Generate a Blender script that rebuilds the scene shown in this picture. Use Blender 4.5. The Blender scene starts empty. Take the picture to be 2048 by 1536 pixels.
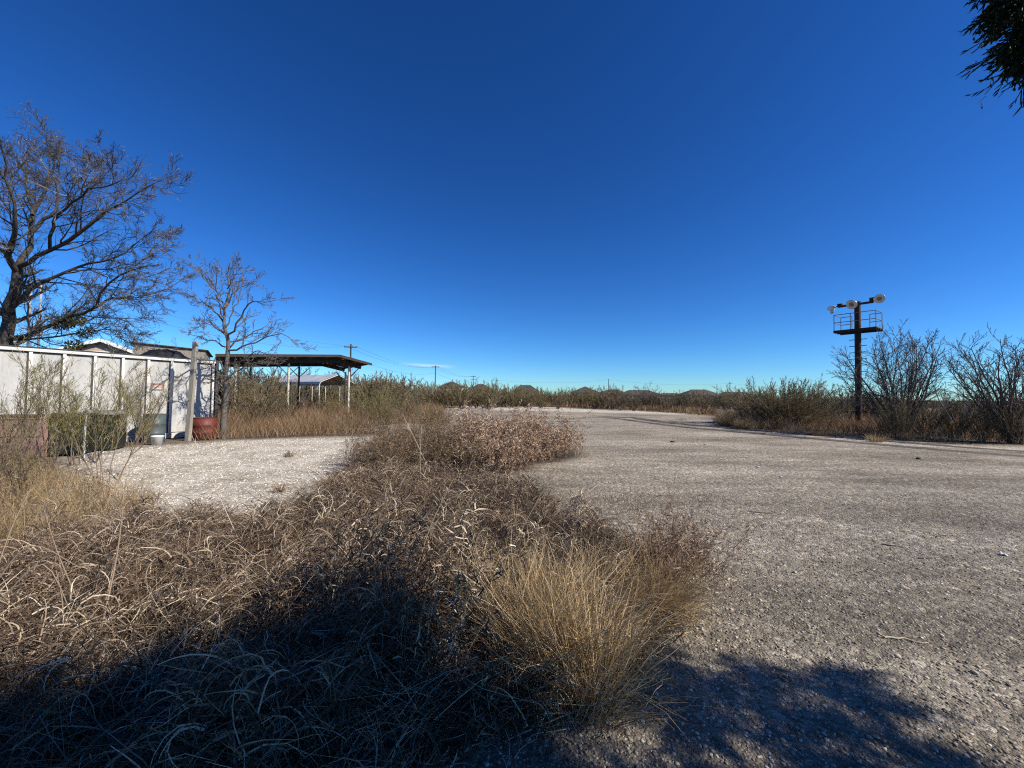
import bpy, math
import numpy as np
from mathutils import Vector, Matrix, Euler

# ------------------------------------------------------------------ camera, sky, sun, exposure
S = bpy.context.scene
COL = S.collection
EYE = 1.6
FPX = 800.0
PITCH = math.radians(1.575)
ROLL = math.radians(0.7)
SUN_AZ = math.radians(112.0)      # clockwise from +Y (the viewing direction)
SUN_EL = math.radians(38.0)

cam_d = bpy.data.cameras.new('camera')
cam_d.sensor_width = 36.0
cam_d.lens = 36.0 * FPX / 2048.0
cam_d.clip_start = 0.05
cam_d.clip_end = 8000
cam = bpy.data.objects.new('camera', cam_d)
COL.objects.link(cam)
CAM_R = Matrix.Rotation(math.radians(90) + PITCH, 3, 'X') @ Matrix.Rotation(ROLL, 3, 'Z')
cam.matrix_world = Matrix.Translation((0, 0, EYE)) @ CAM_R.to_4x4()
S.camera = cam

w = bpy.data.worlds.new('World')
S.world = w
w.use_nodes = True
nt = w.node_tree
nt.nodes.clear()
def wn(t, **k):
    n = nt.nodes.new(t)
    for a, b in k.items():
        setattr(n, a, b)
    return n
sky = wn('ShaderNodeTexSky', sky_type='NISHITA', sun_disc=False)
sky.sun_elevation = SUN_EL
sky.sun_rotation = SUN_AZ
sky.altitude = 1200
sky.air_density = 1.0
sky.dust_density = 0.15
sky.ozone_density = 4.0
hsv = wn('ShaderNodeHueSaturation')
hsv.inputs['Saturation'].default_value = 1.18
hsv.inputs['Value'].default_value = 1.0
gam = wn('ShaderNodeGamma')
gam.inputs[1].default_value = 1.25
bg = wn('ShaderNodeBackground')
bg.inputs[1].default_value = 0.0505
wo = wn('ShaderNodeOutputWorld')
tc = wn('ShaderNodeTexCoord')
sp = wn('ShaderNodeSeparateXYZ')
def wm(op, a, b=None, clamp=False):
    n = wn('ShaderNodeMath', operation=op, use_clamp=clamp)
    for i, v in enumerate((a, b)):
        if v is None:
            continue
        if isinstance(v, (int, float)):
            n.inputs[i].default_value = v
        else:
            nt.links.new(v, n.inputs[i])
    return n.outputs[0]
nt.links.new(tc.outputs['Generated'], sp.inputs[0])
az = wm('ARCTAN2', sp.outputs[0], sp.outputs[1])
el = wm('ARCSINE', sp.outputs[2])
cmb = wn('ShaderNodeCombineXYZ')
nt.links.new(wm('MULTIPLY', az, 26.0), cmb.inputs[0])
nt.links.new(wm('MULTIPLY', el, 320.0), cmb.inputs[1])
nz = wn('ShaderNodeTexNoise')
nz.inputs['Scale'].default_value = 1.0
nz.inputs['Detail'].default_value = 5.0
nt.links.new(cmb.outputs[0], nz.inputs['Vector'])
elc = wm('ADD', wm('MULTIPLY', wm('ADD', az, 0.208), -0.035), 0.0695)      # the wisp sinks slightly to the right
m1 = wm('SUBTRACT', 1.0, wm('DIVIDE', wm('ABSOLUTE', wm('ADD', az, 0.208)), 0.072), True)
m2 = wm('SUBTRACT', 1.0, wm('DIVIDE', wm('ABSOLUTE', wm('SUBTRACT', el, elc)), 0.0052), True)
msk = wm('MULTIPLY', wm('MULTIPLY', wm('POWER', m1, 0.6), wm('POWER', m2, 0.7)), wm('MULTIPLY', wm('SUBTRACT', nz.outputs[0], 0.28, True), 2.6), True)
mixc = wn('ShaderNodeMix', data_type='RGBA')
mixc.inputs[7].default_value = (9.5, 12.0, 14.0, 1)
nt.links.new(sky.outputs[0], hsv.inputs['Color'])
nt.links.new(hsv.outputs[0], gam.inputs[0])
nt.links.new(msk, mixc.inputs[0])
wb = wn('ShaderNodeMix', data_type='RGBA', blend_type='MULTIPLY')     # the camera's cold white balance in the blue
wb.inputs[0].default_value = 1.0
wb.inputs[7].default_value = (0.62, 0.985, 1.29, 1)
nt.links.new(gam.outputs[0], wb.inputs[6])
nt.links.new(wb.outputs[2], mixc.inputs[6])
nt.links.new(mixc.outputs[2], bg.inputs[0])
nt.links.new(bg.outputs[0], wo.inputs[0])

SUNV = Vector((math.sin(SUN_AZ) * math.cos(SUN_EL), math.cos(SUN_AZ) * math.cos(SUN_EL), math.sin(SUN_EL)))
sun_d = bpy.data.lights.new('sun', 'SUN')
sun_d.energy = 5.0
sun_d.angle = math.radians(0.53)
sun_d.color = (1.0, 0.93, 0.82)
sun = bpy.data.objects.new('sun', sun_d)
sun.rotation_euler = SUNV.to_track_quat('Z', 'Y').to_euler()
COL.objects.link(sun)

S.view_settings.view_transform = 'Standard'
S.view_settings.look = 'None'
S.view_settings.exposure = 0.5
S.view_settings.gamma = 1.0
S.cycles.use_denoising = False
S.cycles.max_bounces = 5
S.cycles.diffuse_bounces = 2
S.cycles.pixel_filter_type = 'BLACKMAN_HARRIS'
S.cycles.filter_width = 1.15
S.cycles.transparent_max_bounces = 8

# ------------------------------------------------------------------ helpers: placing
def ray(px, py):
    d = CAM_R @ Vector(((px - 1024.0) / FPX, (768.0 - py) / FPX, -1.0))
    return d / d.y
def at(px, py, Y):                       # a point of the place at distance Y that is seen there
    d = ray(px, py)
    return np.array((d.x * Y, Y, EYE + d.z * Y))
def gnd(px, py):                         # the ground point that is seen there
    d = ray(px, py)
    t = -EYE / d.z
    return np.array((d.x * t, t))
def gpoly(pts):
    return np.array([gnd(*p) for p in pts])
def gx(px, Y):                           # ground point at distance Y in that direction
    d = ray(px, 790)
    return (d.x * Y, Y)

# ------------------------------------------------------------------ helpers: meshes
def raw_mesh(name, V, F, smooth=False):
    me = bpy.data.meshes.new(name)
    V = np.asarray(V, dtype=np.float32)
    if isinstance(F, np.ndarray):
        n, k = F.shape
        me.vertices.add(len(V)); me.vertices.foreach_set('co', V.ravel())
        me.loops.add(n * k); me.loops.foreach_set('vertex_index', F.astype(np.int32).ravel())
        me.polygons.add(n)
        me.polygons.foreach_set('loop_start', np.arange(0, n * k, k, dtype=np.int32))
        me.polygons.foreach_set('loop_total', np.full(n, k, dtype=np.int32))
        if smooth:
            me.polygons.foreach_set('use_smooth', np.ones(n, dtype=bool))
        me.update(calc_edges=True)
    else:
        me.from_pydata(V.tolist(), [], F)
        if smooth:
            for p in me.polygons: p.use_smooth = True
        me.update()
    return me

def obj(name, me, mat=None, parent=None, loc=None, rotz=None, scale=None):
    o = bpy.data.objects.new(name, me)
    COL.objects.link(o)
    if mat is not None and me is not None and len(me.materials) == 0:
        me.materials.append(mat)
    if parent is not None: o.parent = parent
    if loc is not None: o.location = loc
    if rotz is not None: o.rotation_euler = (0, 0, rotz)
    if scale is not None: o.scale = scale if hasattr(scale, '__len__') else (scale,) * 3
    return o
def tag(o, label=None, cat=None, group=None, kind=None):
    if label: o['label'] = label
    if cat: o['category'] = cat
    if group: o['group'] = group
    if kind: o['kind'] = kind
    return o
def thing(name, label, cat, loc=(0, 0, 0), rotz=0.0, group=None, scale=None):
    o = obj(name, None, loc=loc, rotz=rotz, scale=scale)
    o.empty_display_size = 0.2
    return tag(o, label, cat, group)

class MB:
    def __init__(s): s.v = []; s.f = []
    def add(s, vs, fs):
        b = len(s.v)
        s.v += [tuple(map(float, p)) for p in vs]
        s.f += [tuple(b + i for i in f) for f in fs]
        return s
    def box(s, lo, hi):
        x0, y0, z0 = lo; x1, y1, z1 = hi
        return s.add([(x0,y0,z0),(x1,y0,z0),(x1,y1,z0),(x0,y1,z0),(x0,y0,z1),(x1,y0,z1),(x1,y1,z1),(x0,y1,z1)],
                     [(3,2,1,0),(4,5,6,7),(0,1,5,4),(1,2,6,5),(2,3,7,6),(3,0,4,7)])
    def bar(s, a, b, wx, wz=None, n=4, up=(0, 0, 1), r1=None):
        """bar from a to b: n=4 square section wx by wz, more sides round of radius wx."""
        a = Vector(a); b = Vector(b); d = (b - a).normalized(); u = Vector(up)
        if abs(d.dot(u)) > 0.98: u = Vector((1, 0, 0))
        x = d.cross(u).normalized(); y = x.cross(d).normalized()
        if n == 4:
            wz = wx if wz is None else wz
            offs = [(-wx/2,-wz/2),(wx/2,-wz/2),(wx/2,wz/2),(-wx/2,wz/2)]; offs2 = offs
        else:
            r1 = wx if r1 is None else r1
            offs = [(math.cos(2*math.pi*i/n)*wx, math.sin(2*math.pi*i/n)*wx) for i in range(n)]
            offs2 = [(math.cos(2*math.pi*i/n)*r1, math.sin(2*math.pi*i/n)*r1) for i in range(n)]
        vs = [a + x*p + y*q for p, q in offs] + [b + x*p + y*q for p, q in offs2]
        fs = [(i, (i+1) % n, n+(i+1) % n, n+i) for i in range(n)] + [tuple(range(n-1, -1, -1)), tuple(range(n, 2*n))]
        return s.add(vs, fs)
    def lathe(s, prof, n=20, c=(0, 0, 0), axis=None):
        """profile of (r, z) turned about the z axis, or about axis through c."""
        M = Vector(axis).normalized().to_track_quat('Z', 'Y').to_matrix() if axis is not None else Matrix.Identity(3)
        vs = []
        for r, z in prof:
            for i in range(n):
                a = 2*math.pi*i/n
                vs.append(tuple(Vector(c) + M @ Vector((r*math.cos(a), r*math.sin(a), z))))
        fs = [(k*n+i, k*n+(i+1) % n, (k+1)*n+(i+1) % n, (k+1)*n+i) for k in range(len(prof)-1) for i in range(n)]
        if prof[0][0] > 1e-6: fs.append(tuple(range(n-1, -1, -1)))
        if prof[-1][0] > 1e-6: fs.append(tuple(range((len(prof)-1)*n, len(prof)*n)))
        return s.add(vs, fs)
    def build(s, name, mat, parent=None, bevel=0.0, smooth=False, **k):
        me = raw_mesh(name, s.v, s.f, smooth)
        o = obj(name, me, mat, parent, **k)
        if bevel:
            m = o.modifiers.new('bevel', 'BEVEL'); m.width = bevel; m.segments = 2; m.limit_method = 'ANGLE'
        return o

def unit(a):
    return a / np.maximum(np.linalg.norm(a, axis=-1, keepdims=True), 1e-9)
def frames(P):
    T = np.empty_like(P)
    T[:, 1:-1] = P[:, 2:] - P[:, :-2]; T[:, 0] = P[:, 1] - P[:, 0]; T[:, -1] = P[:, -1] - P[:, -2]
    return unit(T)
def ribbons(P, W, rng):
    """N strips along the polylines P (N,K,3), half width W (N,K)."""
    N, K, _ = P.shape
    T = frames(P)
    h = unit(rng.normal(size=(N, 1, 3)))
    B = unit(np.cross(T, h))
    V = np.stack([P - B * W[..., None], P + B * W[..., None]], 2).reshape(-1, 3)
    b = (np.arange(N)[:, None] * (2 * K) + np.arange(K - 1)[None] * 2).reshape(-1, 1)
    return V, b + np.array([[0, 1, 3, 2]])
def tubes(P, R, n=3):
    N, K, _ = P.shape
    T = frames(P)
    h = np.where(np.abs(T[:, :1, 2:3]) > 0.9, np.array([[[1.0, 0, 0]]]), np.array([[[0, 0, 1.0]]]))
    X = unit(np.cross(T, np.broadcast_to(h, T.shape))); Y = np.cross(X, T)
    a = np.arange(n) * 2 * np.pi / n
    V = P[:, :, None] + R[:, :, None, None] * (np.cos(a)[:, None] * X[:, :, None] + np.sin(a)[:, None] * Y[:, :, None])
    base = (np.arange(N)[:, None, None] * (K * n) + np.arange(K - 1)[None, :, None] * n)
    i = np.arange(n)[None, None]; j = (i + 1) % n
    F = np.stack([base + i, base + j, base + n + j, base + n + i], -1).reshape(-1, 4)
    return V.reshape(-1, 3), F
class NB:                                   # joins numpy pieces of quads
    def __init__(s): s.V = []; s.F = []; s.n = 0
    def add(s, VF):
        V, F = VF
        s.V.append(V); s.F.append(F + s.n); s.n += len(V)
        return s
    def mesh(s, name, smooth=False):
        return raw_mesh(name, np.concatenate(s.V), np.concatenate(s.F), smooth)

def grow(rng, P, R, m, t0, t1, ang, ratio, K, up=0.0, wob=0.12, fall=0.5, rr=0.6, taper=0.25, Lmax=None):
    """m side shoots on every polyline of P; returns their polylines and radii."""
    N, K0, _ = P.shape
    L = np.linalg.norm(np.diff(P, axis=1), axis=2).sum(1)
    t = t0 + (t1 - t0) * ((np.arange(m)[None] + rng.random((N, m))) / m)
    idx = np.repeat(np.arange(N), m); t = t.ravel()
    s = np.clip(t, 0, 0.999) * (K0 - 1); i = s.astype(int); f = (s - i)[:, None]
    pos = P[idx, i] * (1 - f) + P[idx, i + 1] * f
    tan = unit(P[idx, i + 1] - P[idx, i])
    r0 = (R[idx, i] * (1 - f[:, 0]) + R[idx, i + 1] * f[:, 0]) * rr
    v = rng.normal(size=pos.shape)
    perp = unit(v - (v * tan).sum(1, keepdims=True) * tan)
    a = (ang * rng.uniform(0.6, 1.35, len(t)))[:, None]
    d = np.cos(a) * tan + np.sin(a) * perp
    l = L[idx] * ratio * (1 - fall * t) * rng.uniform(0.55, 1.3, len(t))
    if Lmax: l = np.minimum(l, Lmax)
    st = (l / (K - 1))[:, None]
    Q = [pos]
    for k in range(K - 1):
        Q.append(Q[-1] + d * st)
        d = unit(d + wob * rng.normal(size=d.shape) + np.array([0, 0, up]))
    Q = np.stack(Q, 1)
    RR = r0[:, None] * np.linspace(1, taper, K)[None]
    return Q, RR
def resample(pts, K, rng=None, jit=0.0):
    pts = np.asarray(pts, float)
    s = np.r_[0, np.cumsum(np.linalg.norm(np.diff(pts, axis=0), axis=1))]
    t = np.linspace(0, s[-1], K)
    # cubic Hermite through the points
    T = np.gradient(pts, s, axis=0)
    i = np.clip(np.searchsorted(s, t, side='right') - 1, 0, len(s) - 2)
    h = (s[i + 1] - s[i])[:, None]; u = ((t - s[i])[:, None]) / h
    Q = (2*u**3-3*u**2+1)*pts[i] + (u**3-2*u**2+u)*h*T[i] + (-2*u**3+3*u**2)*pts[i+1] + (u**3-u**2)*h*T[i+1]
    if rng is not None and jit:
        n = rng.normal(size=Q.shape) * jit; n[0] = 0
        Q = Q + n
    return Q
def inside(poly, x, y):
    c = np.zeros(len(x), bool); n = len(poly); j = n - 1
    for i in range(n):
        xi, yi = poly[i]; xj, yj = poly[j]
        k = ((yi > y) != (yj > y)) & (x < (xj - xi) * (y - yi) / (yj - yi + 1e-12) + xi)
        c ^= k; j = i
    return c
def edge_dist(poly, x, y):
    d = np.full(x.shape, 1e9)
    for i in range(len(poly)):
        a = poly[i]; b = poly[(i + 1) % len(poly)]
        ab = b - a
        t = np.clip(((x - a[0]) * ab[0] + (y - a[1]) * ab[1]) / (ab @ ab + 1e-12), 0, 1)
        d = np.minimum(d, np.hypot(x - a[0] - t * ab[0], y - a[1] - t * ab[1]))
    return d
def scatter(rng, poly, n, near=0.0):
    """n points in the polygon; near > 0 crowds them towards the photographer's side."""
    lo = poly.min(0); hi = poly.max(0); out = []; got = 0
    while got < n:
        p = lo + rng.random((n * 2, 2)) * (hi - lo)
        k = inside(poly, p[:, 0], p[:, 1])
        if near:
            r = np.hypot(p[:, 0], p[:, 1]); k &= rng.random(len(r)) < np.clip((near / r) ** 1.3, 0, 1)
        out.append(p[k]); got += k.sum()
    return np.concatenate(out)[:n]
def wave(x, y, seed, scale):
    """smooth noise in -1..1 from a few rotated sines."""
    r = np.random.default_rng(seed); v = np.zeros_like(x)
    for k in range(7):
        a = r.uniform(0, 2 * np.pi); f = r.uniform(0.6, 1.9) / scale
        v = v + np.sin((x * np.cos(a) + y * np.sin(a)) * f * 2 * np.pi + r.uniform(0, 6.28))
    return v / 3.2
def blades(rng, XY, L, lean0, lean1, K=6, width=0.003, pw=1.3, z0=None, curl=0.5, azim=None, wtip=0.15):
    """grass blades standing at XY: the lean from the vertical runs from lean0 to lean1 along the blade."""
    N = len(XY)
    L = np.broadcast_to(L, (N,)); lean0 = np.broadcast_to(lean0, (N,)); lean1 = np.broadcast_to(lean1, (N,))
    phi = rng.uniform(0, 2 * np.pi, N) if azim is None else azim
    dphi = rng.normal(size=N) * curl
    P = np.zeros((N, K, 3)); P[:, 0, :2] = XY
    if z0 is not None: P[:, 0, 2] = z0
    st = L / (K - 1)
    for k in range(1, K):
        s = (k - 0.5) / (K - 1)
        th = lean0 + (lean1 - lean0) * s ** pw + rng.normal(size=N) * 0.06
        ph = phi + dphi * s * 2
        d = np.stack([np.sin(th) * np.cos(ph), np.sin(th) * np.sin(ph), np.cos(th)], 1)
        P[:, k] = P[:, k - 1] + d * st[:, None]
    P[..., 2] = np.maximum(P[..., 2], 0.012 + 0.02 * rng.random((N, 1)))
    W = (width * rng.uniform(0.6, 1.4, N))[:, None] * np.linspace(1, wtip, K)[None] ** 0.8
    return P, W

# ------------------------------------------------------------------ helpers: materials
def new_mat(name):
    m = bpy.data.materials.new(name); m.use_nodes = True
    t = m.node_tree
    return m, t, t.nodes['Principled BSDF'], t.nodes['Material Output']
def nd(t, typ, ins=None, **k):
    n = t.nodes.new(typ)
    for a, b in k.items(): setattr(n, a, b)
    for a, b in (ins or {}).items():
        if isinstance(b, bpy.types.NodeSocket): t.links.new(b, n.inputs[a])
        else: n.inputs[a].default_value = b
    return n
def c4(c): return (c[0], c[1], c[2], 1.0)
def ramp(t, fac, stops, interp='LINEAR'):
    r = nd(t, 'ShaderNodeValToRGB', {0: fac}); e = r.color_ramp.elements
    r.color_ramp.interpolation = interp
    while len(e) < len(stops): e.new(0.5)
    for k, (p, c) in enumerate(stops):
        e[k].position = p; e[k].color = c4(c) if hasattr(c, '__len__') else (c, c, c, 1)
    return r.outputs[0]
def mixc_(t, fac, a, b, mode='MIX'):
    n = nd(t, 'ShaderNodeMix', data_type='RGBA', blend_type=mode)
    for i, v in ((0, fac), (6, a), (7, b)):
        if isinstance(v, bpy.types.NodeSocket): t.links.new(v, n.inputs[i])
        elif i == 0: n.inputs[0].default_value = v
        else: n.inputs[i].default_value = c4(v)
    return n.outputs[2]
def pmat(name, c1, c2=None, scale=3.0, rough=0.7, bump=0.0, metal=0.0, stretch=(1, 1, 1), spots=None, spot_scale=6.0, spot_lo=0.55, spec=0.4, fine=0.12):
    m, t, p, o = new_mat(name)
    c2 = c2 or tuple(x * 0.75 for x in c1)
    tc = nd(t, 'ShaderNodeTexCoord')
    mp = nd(t, 'ShaderNodeMapping', {0: tc.outputs['Object'], 3: stretch})
    n1 = nd(t, 'ShaderNodeTexNoise', {'Vector': mp.outputs[0], 'Scale': scale, 'Detail': 8.0, 'Roughness': 0.65})
    col = ramp(t, n1.outputs[0], [(0.32, c1), (0.68, c2)])
    n2 = nd(t, 'ShaderNodeTexNoise', {'Vector': mp.outputs[0], 'Scale': scale * 14, 'Detail': 4.0})
    f = ramp(t, n2.outputs[0], [(0.3, 1 - fine), (0.7, 1 + fine)])
    col = mixc_(t, 1.0, col, f, 'MULTIPLY')
    if spots:
        n3 = nd(t, 'ShaderNodeTexNoise', {'Vector': mp.outputs[0], 'Scale': spot_scale, 'Detail': 6.0, 'Roughness': 0.7})
        col = mixc_(t, ramp(t, n3.outputs[0], [(spot_lo, 0.0), (spot_lo + 0.1, 1.0)]), col, spots)
    t.links.new(col, p.inputs['Base Color'])
    p.inputs['Roughness'].default_value = rough
    p.inputs['Metallic'].default_value = metal
    p.inputs['Specular IOR Level'].default_value = spec
    if bump:
        b = nd(t, 'ShaderNodeBump', {'Height': n2.outputs[0], 'Strength': 0.6, 'Distance': bump})
        t.links.new(b.outputs[0], p.inputs['Normal'])
    return m
def vmat(name, stops, transl=0.25, rough=0.75, patch=None, patch_scale=0.6):
    """plant material: every blade or twig has a shade of its own; patch mixes in a second hue over larger areas."""
    m, t, p, o = new_mat(name)
    g = nd(t, 'ShaderNodeNewGeometry')
    col = ramp(t, g.outputs['Random Per Island'], stops)
    if patch:
        n = nd(t, 'ShaderNodeTexNoise', {'Vector': g.outputs['Position'], 'Scale': patch_scale, 'Detail': 3.0})
        col = mixc_(t, ramp(t, n.outputs[0], [(0.42, 0.0), (0.6, 0.75)]), col, mixc_(t, 0.6, col, patch))
    t.links.new(col, p.inputs['Base Color'])
    p.inputs['Roughness'].default_value = rough
    p.inputs['Specular IOR Level'].default_value = 0.25
    if transl:
        tr = nd(t, 'ShaderNodeBsdfTranslucent', {0: col})
        mx = nd(t, 'ShaderNodeMixShader', {0: transl, 1: p.outputs[0], 2: tr.outputs[0]})
        t.links.new(mx.outputs[0], o.inputs[0])
    return m

M = {}
M['mat_grass'] = vmat('dead_grass_brown', [(0.0, (0.03, 0.021, 0.014)), (0.35, (0.075, 0.053, 0.036)), (0.61, (0.16, 0.118, 0.079)), (0.83, (0.39, 0.305, 0.21)), (1.0, (0.76, 0.645, 0.48))], 0.08, patch=(0.16, 0.10, 0.066), patch_scale=1.1)
M['tan_grass'] = vmat('dead_grass_tan', [(0.0, (0.16, 0.105, 0.05)), (0.4, (0.32, 0.22, 0.11)), (1.0, (0.52, 0.40, 0.23))], 0.3)
M['gold_grass'] = vmat('tussock_straw', [(0.0, (0.10, 0.055, 0.022)), (0.3, (0.30, 0.19, 0.088)), (0.7, (0.60, 0.44, 0.23)), (1.0, (0.88, 0.72, 0.46))], 0.2)
M['red_weed'] = vmat('red_brown_weed', [(0.0, (0.07, 0.042, 0.028)), (0.5, (0.20, 0.125, 0.08)), (1.0, (0.50, 0.37, 0.26))], 0.15)
M['pink_weed'] = vmat('curled_dead_leaves', [(0.0, (0.085, 0.048, 0.03)), (0.4, (0.27, 0.17, 0.108)), (1.0, (0.64, 0.49, 0.35))], 0.12)
M['grey_weed'] = vmat('fine_grey_weed', [(0.0, (0.07, 0.047, 0.028)), (0.5, (0.185, 0.128, 0.076)), (1.0, (0.38, 0.28, 0.18))], 0.12)
M['far_grass'] = vmat('edge_grass', [(0.0, (0.12, 0.075, 0.04)), (0.5, (0.24, 0.16, 0.085)), (1.0, (0.40, 0.30, 0.18))], 0.2, patch=(0.20, 0.10, 0.055), patch_scale=0.3)
M['shrub_leaf'] = vmat('broom_foliage', [(0.0, (0.08, 0.062, 0.028)), (0.45, (0.155, 0.125, 0.054)), (0.8, (0.25, 0.2, 0.1)), (1.0, (0.38, 0.31, 0.2))], 0.2)
M['shrub_leaf_green'] = vmat('green_broom_foliage', [(0.0, (0.10, 0.09, 0.03)), (0.5, (0.21, 0.185, 0.062)), (1.0, (0.36, 0.31, 0.14))], 0.3)
M['shrub_leaf_dark'] = vmat('dark_broom_foliage', [(0.0, (0.05, 0.045, 0.022)), (0.5, (0.085, 0.075, 0.034)), (1.0, (0.17, 0.135, 0.08))], 0.15)
M['shrub_stem'] = vmat('broom_stem', [(0.0, (0.09, 0.065, 0.045)), (1.0, (0.2, 0.15, 0.11))], 0.0)
M['plume'] = vmat('dry_seed_plume', [(0.0, (0.24, 0.19, 0.13)), (1.0, (0.42, 0.35, 0.26))], 0.25)
M['bark'] = pmat('grey_bark', (0.036, 0.031, 0.027), (0.075, 0.066, 0.058), 5, 0.9, 0.01)
M['twig'] = vmat('grey_twig', [(0.0, (0.034, 0.029, 0.026)), (0.7, (0.078, 0.068, 0.06)), (0.93, (0.15, 0.135, 0.12)), (1.0, (0.34, 0.32, 0.29))], 0.0)
M['bark2'] = pmat('pale_bark', (0.075, 0.064, 0.055), (0.15, 0.13, 0.112), 6, 0.9, 0.008)
M['twig2'] = vmat('pale_twig', [(0.0, (0.06, 0.05, 0.042)), (0.7, (0.135, 0.115, 0.098)), (1.0, (0.28, 0.25, 0.22))], 0.0)
M['twig_dark'] = vmat('dark_twig', [(0.0, (0.05, 0.041, 0.037)), (0.7, (0.11, 0.09, 0.08)), (1.0, (0.22, 0.185, 0.16))], 0.0)
M['mistletoe'] = vmat('mistletoe_leaf', [(0.0, (0.06, 0.065, 0.02)), (1.0, (0.14, 0.14, 0.045))], 0.2)
M['juniper'] = vmat('juniper_scale_leaf', [(0.0, (0.018, 0.026, 0.012)), (0.7, (0.035, 0.05, 0.02)), (1.0, (0.075, 0.08, 0.035))], 0.1)
M['stalk'] = vmat('dead_stalk', [(0.0, (0.14, 0.10, 0.07)), (1.0, (0.30, 0.23, 0.16))], 0.0)
M['pale_stalk'] = vmat('bleached_stalk', [(0.0, (0.42, 0.34, 0.24)), (1.0, (0.55, 0.47, 0.36))], 0.1)
M['stone'] = vmat('gravel_stone', [(0.0, (0.12, 0.10, 0.075)), (0.4, (0.27, 0.227, 0.172)), (0.8, (0.41, 0.355, 0.275)), (1.0, (0.66, 0.60, 0.49))], 0.0, 0.85)
M['pale_stone'] = vmat('caliche_stone', [(0.0, (0.40, 0.355, 0.29)), (0.5, (0.60, 0.55, 0.47)), (1.0, (0.74, 0.70, 0.63))], 0.0, 0.85)
M['white_paint'] = pmat('weathered_white_paint', (0.52, 0.515, 0.49), (0.31, 0.30, 0.275), 1.5, 0.6, 0.0, stretch=(1.3, 1.3, 0.35), spots=(0.27, 0.235, 0.19), spot_scale=2.6, spot_lo=0.62, fine=0.08)
M['white_trim'] = pmat('chalky_white_trim', (0.64, 0.63, 0.60), (0.48, 0.46, 0.42), 3, 0.6, spots=(0.22, 0.13, 0.08), spot_scale=7, spot_lo=0.68, fine=0.06)
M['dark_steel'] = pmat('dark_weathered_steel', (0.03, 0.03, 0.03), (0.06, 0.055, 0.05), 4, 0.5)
M['roof_grime'] = pmat('grimy_roof_sheet', (0.16, 0.155, 0.15), (0.28, 0.27, 0.26), 2, 0.7)
M['rust'] = pmat('rusty_steel', (0.075, 0.032, 0.02), (0.035, 0.02, 0.016), 4, 0.85, 0.004, spots=(0.14, 0.06, 0.032), spot_scale=9, spot_lo=0.6)
M['rust_dark'] = pmat('dark_rusted_steel', (0.022, 0.012, 0.010), (0.045, 0.020, 0.013), 5, 0.8, 0.003, spots=(0.09, 0.035, 0.02), spot_scale=8, spot_lo=0.64)
M['pink_rust'] = pmat('faded_red_steel', (0.34, 0.22, 0.2), (0.22, 0.12, 0.1), 2.6, 0.75, 0.002, spots=(0.12, 0.05, 0.032), spot_scale=4, spot_lo=0.57)
M['black_green'] = pmat('dark_green_enamel', (0.012, 0.017, 0.013), (0.022, 0.026, 0.021), 3, 0.28, spots=(0.05, 0.05, 0.045), spot_scale=5, spot_lo=0.64)
M['red_drum'] = pmat('faded_red_paint', (0.15, 0.026, 0.016), (0.07, 0.018, 0.013), 4, 0.55, 0.0, spots=(0.11, 0.035, 0.02), spot_scale=6, spot_lo=0.56)
M['grey_drum'] = pmat('grey_green_paint', (0.085, 0.105, 0.105), (0.06, 0.075, 0.075), 4, 0.45, spots=(0.10, 0.07, 0.05), spot_scale=7, spot_lo=0.64)
M['white_plastic'] = pmat('white_plastic', (0.75, 0.75, 0.73), (0.62, 0.61, 0.58), 4, 0.5)
M['old_wood'] = pmat('weathered_wood', (0.20, 0.175, 0.14), (0.31, 0.28, 0.235), 5, 0.9, 0.006, stretch=(6, 6, 0.6))
M['post_wood'] = pmat('weathered_post', (0.21, 0.19, 0.155), (0.34, 0.31, 0.26), 5, 0.9, 0.006, stretch=(5, 5, 0.5), spots=(0.5, 0.48, 0.44), spot_scale=3, spot_lo=0.6)
M['dark_wood'] = pmat('dark_old_timber', (0.035, 0.026, 0.02), (0.065, 0.048, 0.036), 5, 0.9, 0.004, stretch=(3, 3, 1))
M['brick'] = pmat('tan_brick', (0.33, 0.26, 0.2), (0.42, 0.35, 0.28), 9, 0.9)
M['shingle'] = pmat('brown_shingle', (0.052, 0.043, 0.037), (0.085, 0.07, 0.06), 6, 0.9)
M['shingle2'] = pmat('grey_brown_shingle', (0.045, 0.039, 0.035), (0.075, 0.066, 0.06), 6, 0.9)
M['trim'] = pmat('white_trim_board', (0.75, 0.74, 0.71), (0.66, 0.65, 0.62), 3, 0.6)
M['tarp'] = pmat('black_tarp', (0.012, 0.012, 0.012), (0.022, 0.021, 0.02), 3, 0.5, 0.01)
M['galv'] = pmat('galvanised_sheet', (0.42, 0.42, 0.42), (0.55, 0.55, 0.54), 2.5, 0.45, 0.0, metal=0.25, spots=(0.22, 0.14, 0.09), spot_scale=2.5, spot_lo=0.66)
M['carport_white'] = pmat('chalky_sheet_metal', (0.50, 0.51, 0.52), (0.38, 0.385, 0.39), 1.4, 0.5, spots=(0.24, 0.2, 0.17), spot_scale=1.6, spot_lo=0.62)
M['pale_post'] = pmat('pale_yellowed_post', (0.60, 0.585, 0.50), (0.45, 0.43, 0.34), 4, 0.6)
M['under_sheet'] = pmat('rusted_roof_underside', (0.085, 0.05, 0.036), (0.14, 0.09, 0.065), 3, 0.8, stretch=(1, 6, 1))
M['pole_wood'] = pmat('creosoted_pole', (0.045, 0.036, 0.03), (0.075, 0.062, 0.052), 5, 0.9)
M['wire'] = pmat('wire', (0.06, 0.06, 0.06), (0.05, 0.05, 0.05), 2, 0.6)
M['reflector'] = pmat('aluminium_reflector', (0.62, 0.62, 0.6), (0.5, 0.49, 0.47), 6, 0.35, metal=0.5)
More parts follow.
